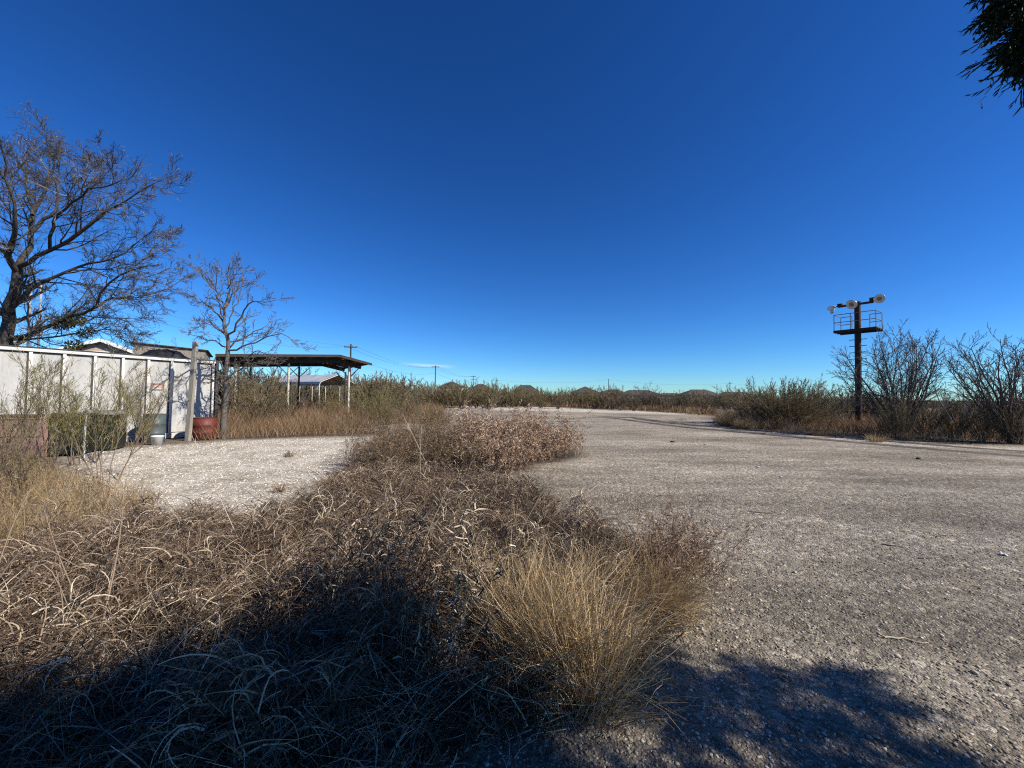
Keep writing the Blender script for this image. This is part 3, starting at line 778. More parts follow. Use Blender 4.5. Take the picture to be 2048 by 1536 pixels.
# white metal carport further back
kp = at(676, 790, 35.0)
cp = thing('carport', 'pale sheet-metal carport with rounded eaves beyond the dark open shed', 'carport', (kp[0], kp[1], 0), 0.32)
HW, KL = 1.75, 9.0                                 # half width, length; x runs along the gable, -x length goes left-back
prof = [(-HW, 2.30), (-HW + 0.06, 2.52), (-HW + 0.3, 2.66), (0, 3.22), (HW - 0.3, 2.66), (HW - 0.06, 2.52), (HW, 2.30)]
nsh = 9
for k in range(nsh):
    y0 = KL * k / nsh; y1 = KL * (k + 1) / nsh - 0.004
    vs = [(x, y0, z + .006*(k % 2)) for x, z in prof] + [(x, y1, z + .006*(k % 2)) for x, z in prof]
    n = len(prof); V2 = vs + [(x, y, z + 0.008) for x, y, z in vs]
    fs = [(i, i+1, n+i+1, n+i) for i in range(n-1)]; fs = [tuple(reversed(f)) for f in fs] + [tuple(2*n + q for q in f) for f in fs]
    MB().add(V2, fs).build('roof_sheet', M['carport_white'], cp)
for k in range(5):
    y = 0.05 + (KL - 0.1) * k / 4
    for s_ in (-1, 1):
        b = MB().bar((s_*(HW-.02), y, 0), (s_*(HW-.02), y, 2.25), 0.055, 0.055)
        pts = [(s_*(HW-.02), 2.25), (s_*(HW-.09), 2.47), (s_*(HW-.33), 2.60)]
        for p_, q_ in zip(pts, pts[1:]): b.bar((p_[0], y, p_[1]), (q_[0], y, q_[1]), 0.055, 0.055)
        b.build('leg', M['white_trim'], cp)
        MB().bar((s_*(HW-.33), y, 2.60), (0, y, 3.17), 0.05, 0.05).build('rafter', M['white_trim'], cp)
cp.rotation_euler = (0, 0, math.radians(58))

# ------------------------------------------------------------------ floodlight pole with platform
LP = gx(1717, 22.5)
vd = Vector((LP[0], LP[1], 0)).normalized(); rd = Vector((vd.y, -vd.x, 0))
ld = (rd * math.cos(math.radians(14)) - vd * math.sin(math.radians(14)))
lp = thing('floodlight_pole', 'rusty floodlight pole with railed platform, step pegs and three lamps', 'light pole', (LP[0], LP[1], 0), math.atan2(ld.y, ld.x))
# local x: along the platform to the right, local -y: towards the camera
PH = 7.08
MB().bar((0, 0, -0.1), (0, 0, PH), 0.155, n=16, r1=0.145).build('pole', M['rust_dark'], lp, smooth=False)
MB().lathe([(0.15, PH + 0.002), (0.15, PH + 0.03), (0.0, PH + 0.05)], 16).build('pole_cap', M['rust_dark'], lp)
DZ = 5.5
L2, YN, YF = 0.86, -0.50, 0.72
xl = -L2 - 0.12; xr = L2 + 0.06
for k in range(8):
    x0 = xl + (xr - xl) * k / 8; x1 = xl + (xr - xl) * (k + 1) / 8 - 0.012
    if x0 < 0.16 and x1 > -0.16:
        MB().box((x0, YN, DZ), (x1, -0.18, DZ + 0.035)).build('deck_board', M['rust_dark'], lp)
        MB().box((x0, 0.18, DZ), (x1, YF, DZ + 0.035)).build('deck_board', M['rust_dark'], lp)
    else:
        MB().box((x0, YN, DZ), (x1, YF, DZ + 0.035)).build('deck_board', M['rust_dark'], lp)
for y in (YN + 0.04, -0.2, 0.2, YF - 0.04):
    MB().box((xl, y - 0.03, DZ - 0.11), (xr, y + 0.03, DZ - 0.003)).build('deck_beam', M['rust_dark'], lp)
RT = 0.93
def pst(x, y): MB().bar((x, y, DZ + 0.036), (x, y, DZ + RT), 0.019, n=8).build('rail_post', M['rail'], lp)
def rail(a, b, z): MB().bar((a[0], a[1], DZ + z), (b[0], b[1], DZ + z), 0.019, n=8).build('guard_rail', M['rail'], lp)
x0, x1 = xl + 0.03, xr - 0.03; y0, y1 = YN + 0.03, YF - 0.03
gl, gr = x0 + 0.52, x1 - 0.52
for x, y in ((x0, y0), (x1, y0), (x0, y1), (x1, y1), (gl, y1), (gr, y1), (0.0 - 0.2, y0)): pst(x, y)
for z in (RT, RT * 0.52):
    rail((x0, y0), (x1, y0), z); rail((x0, y0), (x0, y1), z); rail((x1, y0), (x1, y1), z)
    rail((x0, y1), (gl, y1), z); rail((gr, y1), (x1, y1), z)
nz_ = 13
for k in range(nz_):
    z = 0.95 + k * 0.365
    MB().bar((-0.39, 0.0, z), (0.39, 0.0, z + 0.01), 0.02, n=6).build('step_peg', M['rust_dark'], lp)
AZ = PH - 0.12
MB().bar((-0.72, -0.12, AZ), (0.72, -0.12, AZ), 0.11, 0.11).build('cross_arm', M['rust_dark'], lp, 0.005)
def lamp(c, ax, r, nm='floodlight'):
    ax = Vector(ax).normalized()
    s_ = MB().lathe([(0.05, -0.30), (0.09, -0.28), (0.10, -0.16), (r*0.62, -0.10), (r*0.9, -0.02), (r, 0.05), (r + 0.018, 0.055), (r + 0.018, 0.075), (r - 0.004, 0.075)], 26, c, ax).build(nm, M['reflector'], lp, smooth=True)
    MB().lathe([(r - 0.006, 0.060), (r * 0.6, 0.074), (0.0, 0.080)], 26, c, ax).build('lens', M['lens'], s_, smooth=True)
    return s_
lamp((-0.12, -0.44, AZ - 0.02), (-0.25, -0.9, -0.42), 0.255)
lamp((1.02, -0.32, AZ + 0.10), (0.05, -0.95, -0.30), 0.225)
lamp((-1.17, -0.06, AZ - 0.06), (-0.15, 0.35, 0.9), 0.19)
MB().box((0.56, -0.22, AZ + 0.06), (0.86, -0.02, AZ + 0.24)).build('ballast_box', M['rust_dark'], lp, 0.01)
MB().box((-0.86, -0.24, AZ - 0.05), (-0.64, -0.0, AZ + 0.15)).build('ballast_box', M['rust_dark'], lp, 0.01)
MB().bar((-0.86, -0.12, AZ + 0.03), (-1.0, -0.1, AZ + 0.0), 0.024, n=8).bar((-1.0, -0.1, AZ), (-1.13, -0.07, AZ - 0.14), 0.024, n=8).build('lamp_bracket', M['rust_dark'], lp)
MB().bar((0.84, -0.12, AZ + 0.14), (0.98, -0.2, AZ + 0.12), 0.04, n=8).build('lamp_bracket', M['rust_dark'], lp)
MB().bar((-0.05, -0.17, AZ + 0.02), (-0.1, -0.24, AZ), 0.04, n=8).build('lamp_bracket', M['rust_dark'], lp)

# ------------------------------------------------------------------ utility poles, wires
def utility_pole(px, top, Y, label, arms, h=None, arm_rot=0.3):
    g = gx(px, Y); hh = at(px, top, Y)[2]
    t = thing('utility_pole', label, 'utility pole', (g[0], g[1], 0), arm_rot)
    MB().bar((0, 0, -0.3), (0, 0, hh), 0.19, n=10, r1=0.12).build('pole', M['pole_wood'], t)
    for dz, wl in arms:
        a = MB().box((-wl/2, -0.22, hh - dz - 0.08), (wl/2, -0.10, hh - dz + 0.08)).build('cross_arm', M['pole_wood'], t)
        for x in (-wl/2 + .12, -wl/2 + .75, wl/2 - .75, wl/2 - .12):
            MB().lathe([(0.06, 0), (0.075, 0.1), (0.05, 0.2), (0.0, 0.22)], 8, (x, -0.16, hh - dz + 0.082)).build('insulator', M['rail'], a)
    return (g[0], g[1], hh)
UP = {}
UP[0] = utility_pole(699.5, 688, 68, 'nearest utility pole with one cross-arm above the dark shed roof', [(0.55, 2.1)], arm_rot=0.2)
UP[1] = utility_pole(870, 731, 118, 'lone utility pole with one cross-arm below the wisp of cloud', [(0.45, 2.2)], arm_rot=0.15)
UP[2] = utility_pole(946, 751, 177, 'double cross-arm utility pole above the scrub, left of its single-arm neighbour', [(0.5, 2.4), (1.7, 2.2)], arm_rot=0.2)
UP[3] = utility_pole(992, 755, 194, 'far single-arm utility pole just right of the double-arm pole', [(1.3, 2.3)], arm_rot=0.25)
UP[4] = utility_pole(1217, 758, 198, 'plain utility pole without arms rising between far roofs', [], arm_rot=0.25)
UP[5] = utility_pole(1434, 768, 249, 'short thin far utility pole left of the last cross-arm pole', [], arm_rot=0.2)
UP[6] = utility_pole(1460, 764, 217, 'farthest right utility pole with one cross-arm above the scrub', [(0.8, 2.4)], arm_rot=0.2)
def wire(a, b, sag, label, r=0.016, n=24):
    a = np.array(a, float); b = np.array(b, float)
    t = np.linspace(0, 1, n)[:, None]
    p = a * (1 - t) + b * t; p[:, 2] -= (4 * t * (1 - t))[:, 0] * sag
    V, F = tubes(p[None], np.full((1, n), r), 4)
    tag(obj('overhead_wire', raw_mesh('overhead_wire', V, F), M['wire']), label, 'wire', 'overhead wires between the utility poles')
def off(p, dx, dz): return (p[0] + dx, p[1], p[2] + dz)
for q, (dx, dz) in enumerate(((-0.9, -0.35), (0.9, -0.35), (0.0, -2.2))):
    nm = ('left', 'right', 'low')[q]
    wire(off(UP[0], dx, dz), off(UP[1], dx, dz), 1.4, f'{nm} wire from the shed-side utility pole to the cloud-side pole')
    wire(off(UP[1], dx, dz), off(UP[2], dx, dz), 1.2, f'{nm} wire from the cloud-side pole to the double-arm pole', 0.02)
wl = at(150, 596, 34); wire(wl, off(UP[0], -0.9, -0.35), 1.6, 'thin wire crossing the sky from the big tree to the shed-side pole', 0.012)
wl = at(150, 580, 40); wire(wl, off(UP[0], 0.9, -0.35), 1.0, 'upper thin wire from behind the big tree to the shed-side pole', 0.010)
wire(off(UP[3], 0, -1.2), off(UP[4], 0, -0.3), 1.5, 'long far wire sagging over the scrub to the plain pole', 0.022)
wire(off(UP[4], 0, -0.3), off(UP[6], 0, -0.7), 1.6, 'far wire from the plain pole to the right-hand cross-arm pole', 0.022)
wire(off(UP[6], 0, -0.7), at(1720, 779, 225), 1.6, 'far wire leaving the right-hand cross-arm pole behind the shrubs', 0.022)

# ------------------------------------------------------------------ far houses
def hip_house(px, top, Y, wpx, label, roofmat, ridge=0.3, rot=0.0):
    g = gx(px, Y); hh = at(px, top, Y)[2]
    W = wpx * Y / FPX / 2; D = 6.0; ev = max(2.6, hh - W * 0.62 * 0.75)
    t = thing('house', label, 'house', (g[0], g[1], 0), rot, 'houses on the horizon')
    MB().box((-W + .5, -D + .5, 0), (W - .5, D - .5, ev + 0.02)).build('wall', M['brick'], t)
    r = W * ridge
    MB().add([(-W, -D, ev), (W, -D, ev), (W, D, ev), (-W, D, ev), (-r, 0, hh), (r, 0, hh), (-W, -D, ev - .2), (W, -D, ev - .2), (W, D, ev - .2), (-W, D, ev - .2)],
             [(0, 1, 5, 4), (1, 2, 5), (2, 3, 4, 5), (3, 0, 4), (0, 6, 7, 1), (1, 7, 8, 2), (2, 8, 9, 3), (3, 9, 6, 0), (6, 9, 8, 7)]).build('roof', roofmat, t)
    for k in (-0.55, 0.1, 0.6):
        wd_ = MB().box((k * W - 0.6, -D + 0.44, 0.9), (k * W + 0.6, -D + 0.495, 2.2)).build('window', M['trim'], t)
        MB().box((k * W - 0.5, -D + 0.425, 1.0), (k * W + 0.5, -D + 0.438, 2.1)).build('pane', M['dark_steel'], wd_)
    return t
hip_house(903, 763, 215, 44, 'brown hip-roofed house just right of the lone utility pole', M['shingle2'], 0.12)
hip_house(962, 768, 225, 50, 'brown hip roof behind the double-arm utility pole', M['shingle2'], 0.2)
hip_house(1051, 770, 215, 54, 'wide brown hip-roofed house at mid-horizon above the scrub', M['shingle2'], 0.35)
hip_house(1170, 773, 205, 52, 'peaked brown pyramid-roofed house left of the plain pole', M['shingle2'], 0.04)
hip_house(1226, 779, 205, 62, 'dark roofed house standing behind the plain pole', M['shingle'], 0.3)
hip_house(1278, 780, 212, 80, 'long dark roofed house right of the plain pole', M['shingle'], 0.45)
hip_house(1398, 779, 208, 78, 'dark hip-roofed house left of the last two poles', M['shingle'], 0.35)
hip_house(1470, 784, 215, 74, 'low dark roof at the foot of the right-hand cross-arm pole', M['shingle'], 0.5)
hip_house(1340, 786, 225, 60, 'low dark roof between the two longer dark roofs', M['shingle'], 0.4)

# ------------------------------------------------------------------ trees
def limb_set(limbs, depth, rng, K, spread):
    """limbs: lists of (px, py, radius); each wanders off its plane with its length."""
    P = []; R = []
    for pts in limbs:
        k = len(pts)
        drift = rng.normal() * spread
        w3 = []
        for i, q in enumerate(pts):
            dd = q[3] if len(q) > 3 else drift * (i / max(1, k - 1))
            w3.append(at(q[0], q[1], depth + dd))
        P.append(resample(w3, K, rng, 0.03)); 
        R.append(np.interp(np.linspace(0, 1, K), np.linspace(0, 1, k), [q[2] for q in pts]))
    return np.stack(P), np.stack(R)

def bare_tree(name, label, base, P0, R0, rng, levels, barkm, twigm, group=None, extra=None, sides=8):
    t = thing(name, label, 'tree', (base[0], base[1], 0.0), group=group)
    o = np.array((base[0], base[1], 0.0))
    V, F = tubes(P0 - o, R0, sides)
    obj('trunk', raw_mesh('trunk', V, F, True), barkm, t)
    nb = NB(); P, R = P0, R0; allP = []
    for i, lv in enumerate(levels):
        kw = dict(lv); mode = kw.pop('mode', 'tube'); mn = kw.pop('rmin', 0.0)
        src = kw.pop('src', None)
        if src is not None: P, R = allP[src] if src >= 0 else (P0, R0)
        P, R = grow(rng, P, R, **kw)
        if mn: R = np.maximum(R, mn * np.linspace(1, 0.5, P.shape[1])[None])
        allP.append((P, R))
        nb.add(tubes(P - o, R, 4 if mode == 'tube' else 3) if mode != 'rib' else ribbons(P - o, R, rng))
    c = obj('crown', nb.mesh('crown'), twigm, t)
    return t, allP, o

# big bare tree behind the trailer
rng = np.random.default_rng(101)
def cr(pts, r0, r1):                               # points of the enlarged crop, three crop pixels to one
    n = len(pts); return [(x / 3.0, 200 + y / 3.0, r0 + (r1 - r0) * i / (n - 1)) for i, (x, y) in enumerate(pts)]
BT = 16.5
gb = gx(8, BT)
tb = [(4, 880, 0.36, 0), (8, 760, 0.33, 0), (10, 690, 0.31, 0), (18, 625, 0.29, 0), (31, 575, 0.26, 0), (34, 535, 0.23, 0)]
limbs = [tb,
    cr([(100, 1010), (160, 900), (190, 780), (195, 680), (270, 560), (300, 430), (300, 250)], .17, .02),
    cr([(100, 1030), (60, 940), (85, 850), (90, 700), (40, 420), (5, 250)], .17, .02),
    cr([(195, 790), (250, 720), (330, 680), (350, 590), (345, 420), (370, 250)], .11, .02),
    cr([(110, 1000), (200, 960), (300, 900), (500, 790), (600, 700), (740, 610), (860, 540), (950, 490)], .14, .015),
    cr([(60, 1260), (200, 1120), (390, 1040), (500, 990), (680, 960), (830, 850), (930, 780)], .13, .015),
    cr([(20, 1440), (180, 1400), (300, 1350), (440, 1285), (560, 1250), (620, 1140), (720, 1050), (880, 1000)], .15, .02),
    cr([(560, 1250), (680, 1190), (850, 1180), (1000, 1130), (1120, 1060)], .08, .015),
    cr([(720, 1050), (850, 960), (950, 860), (1060, 790)], .06, .012),
    cr([(195, 690), (165, 560), (165, 480), (180, 300), (230, 240), (290, 150)], .09, .015),
    cr([(300, 900), (315, 760), (330, 700), (450, 600), (510, 550), (640, 510), (740, 480)], .09, .015),
    cr([(500, 570), (505, 480), (530, 400), (540, 310)], .04, .012),
    cr([(40, 1300), (-150, 1100), (-300, 900), (-420, 600)], .17, .03),
    cr([(60, 940), (-100, 780), (-200, 500), (-210, 300)], .12, .02),
    cr([(20, 1440), (250, 1430), (480, 1400), (640, 1380), (800, 1430)], .08, .012),
    cr([(180, 1400), (330, 1300), (470, 1340), (620, 1300), (760, 1330), (860, 1400)], .06, .01),
    cr([(390, 1040), (560, 1020), (640, 1060), (650, 1120), (760, 1130), (920, 1150)], .05, .01)]
P0, R0 = limb_set(limbs, BT, rng, 14, 1.6)
R0 = np.where(R0 > .2, R0 * .7, R0 * .66)
big, lv, o_ = bare_tree('bare_tree', 'huge bare spreading tree behind the white trailer at the left edge', gb, P0, R0, rng,
    [dict(m=15, t0=.15, t1=1, ang=.75, ratio=.38, K=7, up=.06, wob=.14, rr=.5, Lmax=2.5),
     dict(m=9, t0=.2, t1=1, ang=.7, ratio=.45, K=6, up=.05, wob=.16, rr=.55, rmin=.010, mode='t3'),
     dict(m=7, t0=.15, t1=1, ang=.6, ratio=.6, K=4, up=.06, wob=.17, rr=.6, rmin=.0056, mode='rib'),
     dict(m=4, t0=.2, t1=1, ang=.5, ratio=.7, K=3, up=.04, wob=.15, rr=.7, rmin=.0040, mode='rib')], M['bark'], M['twig'])
# mistletoe clumps in it
def leaf_clump(rng, c, r, n, ln, wd):
    d = unit(rng.normal(size=(n, 3))); p = c + d * r * rng.random((n, 1)) ** .5 * np.array([1, 1, .8])
    q = unit(d + rng.normal(size=(n, 3)) * .7) * ln * rng.uniform(.6, 1.3, (n, 1))
    P = np.stack([p, p + q * .5, p + q], 1)
    W = np.broadcast_to(np.array([[.5, 1, .15]]) * wd, (n, 3))
    return ribbons(P, W, rng)
nb = NB()
for (x, y, r, n) in ((142, 640, .36, 420), (125, 648, .3, 300), (172, 665, .25, 200), (150, 692, .3, 200)):
    nb.add(leaf_clump(rng, at(x, y, BT - .3) - o_, r, n, .12, .022))
obj('mistletoe', nb.mesh('mistletoe'), M['mistletoe'], big)

# second, small bare tree at the trailer's far end
rng = np.random.default_rng(55)
def cr2(pts, r0, r1):
    n = len(pts); return [(380 + x / 3.84, 500 + y / 3.84, r0 + (r1 - r0) * i / (n - 1)) for i, (x, y) in enumerate(pts)]
ST = 13.55
limbs = [[(446, 880, .125, 0), (449, 849, .12, 0), (451, 760, .105, 0), (453, 708, .095, 0), (454, 682, .085, 0), (448.5, 646, .07, 0), (450, 614, .055, 0), (457, 586, .04, 0), (455, 552, .025, 0), (457, 518, .012, 0)],
    cr2([(262, 560), (160, 440), (70, 390), (-60, 330)], .04, .01),
    cr2([(268, 440), (190, 300), (100, 220), (20, 90)], .035, .008),
    cr2([(270, 480), (340, 330), (440, 260), (540, 212)], .035, .008),
    cr2([(285, 700), (340, 600), (450, 420), (540, 400), (650, 385)], .045, .008),
    cr2([(285, 720), (380, 690), (560, 600), (700, 590)], .04, .008),
    cr2([(300, 770), (470, 720), (620, 655), (740, 670), (815, 750)], .04, .008),
    cr2([(270, 745), (190, 700), (70, 670), (-20, 640)], .035, .008),
    cr2([(290, 880), (400, 850), (500, 775), (620, 800), (730, 850)], .035, .008),
    cr2([(285, 300), (340, 200), (420, 170)], .02, .006), cr2([(268, 600), (330, 480), (400, 300), (420, 150)], .03, .006), cr2([(262, 520), (210, 380), (205, 200), (180, 120)], .03, .006), cr2([(262, 640), (150, 560), (40, 540)], .03, .006), cr2([(280, 1000), (400, 900), (560, 860), (680, 870)], .04, .01), cr2([(285, 1000), (180, 900), (90, 860)], .03, .008),
    cr2([(275, 1150), (380, 1020), (500, 980), (600, 1050)], .04, .008), cr2([(265, 900), (215, 1000), (120, 1010)], .03, .008)]
P0, R0 = limb_set(limbs, ST, rng, 12, 1.0)
R0 = R0 * .8
bare_tree('bare_tree', 'small grey bare tree at the right end of the white trailer', gx(446, ST), P0, R0, rng,
    [dict(m=9, t0=.15, t1=1, ang=.65, ratio=.42, K=6, up=.03, wob=.13, rr=.5, Lmax=.72),
     dict(m=8, t0=.15, t1=1, ang=.65, ratio=.45, K=5, up=.05, wob=.17, rr=.6, rmin=.007, mode='t3'),
     dict(m=5, t0=.2, t1=1, ang=.6, ratio=.5, K=4, up=.02, wob=.2, rr=.6, rmin=.0042, mode='rib'),
     dict(m=2, t0=.2, t1=1, ang=.6, ratio=.6, K=3, up=.0, wob=.2, rr=.7, rmin=.0032, mode='rib')], M['bark2'], M['twig2'])

# many-stemmed bare trees on the right
def vase_tree(label, c, h, seed, nst, lean, m2=9, top=.05, dark=True, group=None, knob=True):
    rng = np.random.default_rng(seed)
    P = []; R = []
    K = 10
    for k in range(nst):
        a = 2 * np.pi * (k + rng.random() * .7) / nst
        le = lean * rng.random() ** .6 * 1.1
        d = np.array((math.cos(a) * math.sin(le), math.sin(a) * math.sin(le), math.cos(le)))
        L = h * (1 - .12 * (le / lean) ** 2) * rng.uniform(.84, .98); st = L / (K - 1)
        p = np.array((c[0] + math.cos(a) * .12, c[1] + math.sin(a) * .12, -.05)); Q = [p]; d = unit(d + np.array((0, 0, .5)))
        for i in range(K - 1):
            p = p + d * st; Q.append(p)
            d = unit(d + rng.normal(size=3) * .075 + (np.array((math.cos(a), math.sin(a), 0)) * .06 * le if i < 4 else np.array((0, 0, .05))))
        P.append(Q); R.append(np.linspace(.045, .009, K) * rng.uniform(.65, 1.2))
    return bare_tree('bare_tree', label, c, np.array(P), np.array(R), rng,
        [dict(m=m2, t0=.3, t1=1, ang=.6, ratio=.36, K=6, up=.07, wob=.17, rr=.55, rmin=.010),
         dict(m=6, t0=.2, t1=1, ang=.6, ratio=.45, K=5, up=.06, wob=.18, rr=.65, rmin=.0075, mode='t3'),
         dict(m=4, t0=.2, t1=1, ang=.55, ratio=.45, K=4, up=.05, wob=.2, rr=.7, rmin=.0062, mode='rib')], M['twig_dark'], M['twig_dark'], group)
vase_tree('dark many-stemmed bare tree right beside the floodlight pole', gx(1800, 16.9), 4.5, 211, 23, .78, 13)
vase_tree('dark many-stemmed bare tree cut off by the right edge', gx(2026, 15.2), 4.3, 212, 23, .74, 13)
vase_tree('low bare tree half hidden between the two dark many-stemmed trees', gx(1918, 21.5), 2.9, 203, 8, .85)
vase_tree('low dark bare tree just behind the floodlight pole', gx(1690, 26), 2.7, 204, 12, .8)
vase_tree('thin bare sapling top behind the trailer beside the plank shed', gx(312, 24), 4.7, 206, 6, .45, 5)
vase_tree('bare tree behind the carport, left of the shed-side utility pole', gx(560, 44), 5.0, 207, 9, .75)
vase_tree('bare tree behind the carport under the shed-side utility pole', gx(692, 46), 4.6, 208, 9, .75)
vase_tree('leafless tree standing among the scrub left of the large round shrub', gx(1290, 60), 3.9, 209, 9, .8)

# ------------------------------------------------------------------ broom shrubs
def broom(seed, h, nst, lean, m2, m3, m4, tw, lw, plume=0.0, K=7, base=.18, leafl=.085, low=.2):
    """meshes (stems, foliage) of an upright feathery shrub of height h about the origin."""
    rng = np.random.default_rng(seed)
    P = []; R = []
    for k in range(nst):
        a = rng.uniform(0, 6.28); le = lean * rng.random() ** .6
        d = np.array((math.cos(a) * math.sin(le), math.sin(a) * math.sin(le), math.cos(le)))
        L = h * rng.uniform(.6, 1.0) / (math.cos(le) ** .35); st = L / (K - 1)
        p = np.array((math.cos(a) * base * rng.random(), math.sin(a) * base * rng.random(), -.04)); Q = [p]
        for i in range(K - 1):
            p = p + d * st; Q.append(p); d = unit(d + rng.normal(size=3) * .07 + np.array((0, 0, .06)))
        P.append(Q); R.append(np.linspace(max(.011, tw * 2), tw, K) * rng.uniform(.7, 1.3))
    P = np.array(P); R = np.array(R)
    ns = NB().add(tubes(P, R, 4))
    P2, R2 = grow(rng, P, R, m2, low, 1, .45, .42, 5, up=.12, wob=.1, rr=.7, fall=.55)
    ns.add(tubes(P2, np.maximum(R2, tw * .8), 3))
    P3, R3 = grow(rng, P2, R2, m3, .15, 1, .4, .5, 4, up=.1, wob=.12, rr=.8, fall=.35)
    nf = NB().add(ribbons(P3, np.maximum(R3, tw * .6), rng))
    P4, R4 = grow(rng, P3, R3, m4, .1, 1, .5, .5, 3, up=.08, wob=.12, rr=.8, fall=.2, Lmax=leafl)
    nf.add(ribbons(P4, np.broadcast_to(np.array([[.7, 1, .2]]) * lw, P4.shape[:2]), rng))
    me2 = None
    if plume:
        k = rng.random(len(P2)) < plume
        Pp, Rp = grow(rng, P2[k], R2[k], 14, .55, 1, .5, .22, 3, up=.05, wob=.1, rr=.8)
        me2 = raw_mesh('plume', *ribbons(Pp, np.broadcast_to(np.array([[.6, 1, .3]]) * lw * 1.3, Pp.shape[:2]), rng))
    return ns.mesh('stem'), nf.mesh('foliage'), me2
NEAR = [broom(300 + k, 2.0, 7, .36, 8, 8, 4, .0026, .0030, .1) for k in range(3)]
ROUND = broom(360, 2.4, 80, 1.2, 9, 7, 4, .006, .0075, .1, low=.25, base=.4)
MIDB = [broom(320 + k, 2.4, 24, .8, 8, 6, 4, .006, .0062, .12, low=.12) for k in range(3)]
FARB = [broom(340 + k, 2.6, 16, .75, 7, 5, 3, .012, .014, .25, leafl=.16, low=.1) for k in range(4)]
FMATS = {}
def shrub(proto, matk, name, label, c, h, h0, rot, group=None, wx=1.0):
    t = thing(name, label, 'shrub', (c[0], c[1], 0), rot, group)
    s_ = h / h0
    for nm, me, mk in (('stem', proto[0], 'shrub_stem'), ('foliage', proto[1], matk), ('plume', proto[2], 'plume')):
        if me is None: continue
        key = (me.name, mk)
        if key not in FMATS:
            m2 = me if len(me.materials) == 0 else me.copy()
            m2.materials.clear(); m2.materials.append(M[mk]); FMATS[key] = m2
            FMATS.setdefault((m2.name, mk), m2)
        q_ = obj(nm, FMATS[key], None, t, scale=(s_ * wx, s_ * wx, s_))
        if nm == 'plume': q_['kind'] = 'stuff'
    return t
# saplings in front of the trailer
for i, (px, Y, h, mk, lab) in enumerate((
    (216, 6.9, 2.05, 'shrub_leaf_green', 'open green broom sapling standing alone on the pale gravel'),
    (262, 11.3, 2.35, 'shrub_leaf_green', 'tall green broom shrub against the trailer left of the grey drum'),
    (292, 11.9, 2.2, 'shrub_leaf', 'thin broom shrub close beside the grey-green drum'),
    (168, 8.7, 2.35, 'shrub_leaf_green', 'leaning green broom shrub in front of the dark green bins'),
    (106, 8.2, 2.3, 'shrub_leaf_green', 'feathery green broom shrub before the faded pink-red box'),
    (30, 7.4, 2.15, 'shrub_leaf_green', 'dense green broom shrub at the left edge before the trailer'),
    (-40, 6.2, 2.1, 'shrub_leaf', 'broom shrub half cut off by the left edge'),
    (60, 5.6, 1.2, 'shrub_leaf', 'low brownish broom shrub in the tan grass at the left edge'))):
    shrub(NEAR[i % 3], mk, 'broom_shrub', lab, gx(px, Y), h, 2.0, i * 1.9)
# shrubs between shed and clump, and to the right of the lot
for i, (px, Y, h, mk, wx, lab) in enumerate((
    (770, 16.0, 1.75, 'shrub_leaf_green', .9, 'green broom shrub directly behind the brown weed clump'),
    (865, 15.0, 1.35, 'shrub_leaf', 1.0, 'brown-green broom shrub behind the weed clump, nearest to the lot'),
    (735, 21.0, 2.1, 'shrub_leaf_green', 1.0, 'green broom shrub at the right corner of the dark open shed'),
    (815, 22.0, 1.9, 'shrub_leaf', 1.1, 'rounded broom shrub midway between open shed and lot'),
    (560, 20.0, 2.3, 'shrub_leaf', 1.0, 'brown-green broom shrub left of the open shed posts'),
    (520, 17.5, 2.3, 'shrub_leaf', 1.0, 'dense broom shrub beside the small grey tree'),
    (500, 22.0, 3.0, 'shrub_leaf', 1.0, 'tall broom shrub behind the small grey tree'),
    (640, 28.5, 1.6, 'shrub_leaf_green', 1.0, 'green broom shrub under the open shed roof'),
    (662, 24.5, 1.7, 'shrub_leaf_green', 1.0, 'low green broom shrub left of the right shed post'),
    (1566, 21.5, 2.6, 'shrub_leaf', 1.0, 'large dense round broom shrub at the lot edge left of the floodlight pole'),
    (1500, 24.0, 2.0, 'shrub_leaf_dark', 1.0, 'dark broom shrub at the left flank of the large round shrub'),
    (1640, 23.5, 1.9, 'shrub_leaf_dark', 1.1, 'dark broom shrub between the large round shrub and the floodlight pole'),
    (1790, 16.2, 1.75, 'shrub_leaf', .8, 'green-brown broom shrub at the foot of the bare tree by the pole'),
    (1850, 17.0, 1.6, 'shrub_leaf_dark', .9, 'low dark broom shrub right of the bare tree by the pole'),
    (1768, 18.0, 1.2, 'shrub_leaf_dark', .9, 'low dark broom shrub just right of the floodlight pole'),
    (1960, 15.6, 1.5, 'shrub_leaf_dark', .9, 'dark broom shrub left of the right-edge bare tree'),
    (2045, 14.8, 1.9, 'shrub_leaf', .9, 'green-brown broom shrub under the right-edge bare tree'),
    (1905, 16.4, 1.25, 'shrub_leaf_dark', 1.2, 'low dark broom shrub midway between the two many-stemmed trees'),
    (1530, 21.5, 1.5, 'shrub_leaf_dark', 1.1, 'low dark broom shrub in front of the round shrub, left side'),
    (1605, 20.8, 1.35, 'shrub_leaf_dark', 1.1, 'low dark broom shrub in front of the round shrub, right side'),
    (1655, 20.0, 1.0, 'shrub_leaf', 1.1, 'low brownish broom shrub midway from round shrub to floodlight pole'))):
    shrub(ROUND if lab.startswith('large dense') else MIDB[i % 3], mk, 'broom_shrub', lab, gx(px, Y), h, 2.4, i * 2.3, wx=wx)
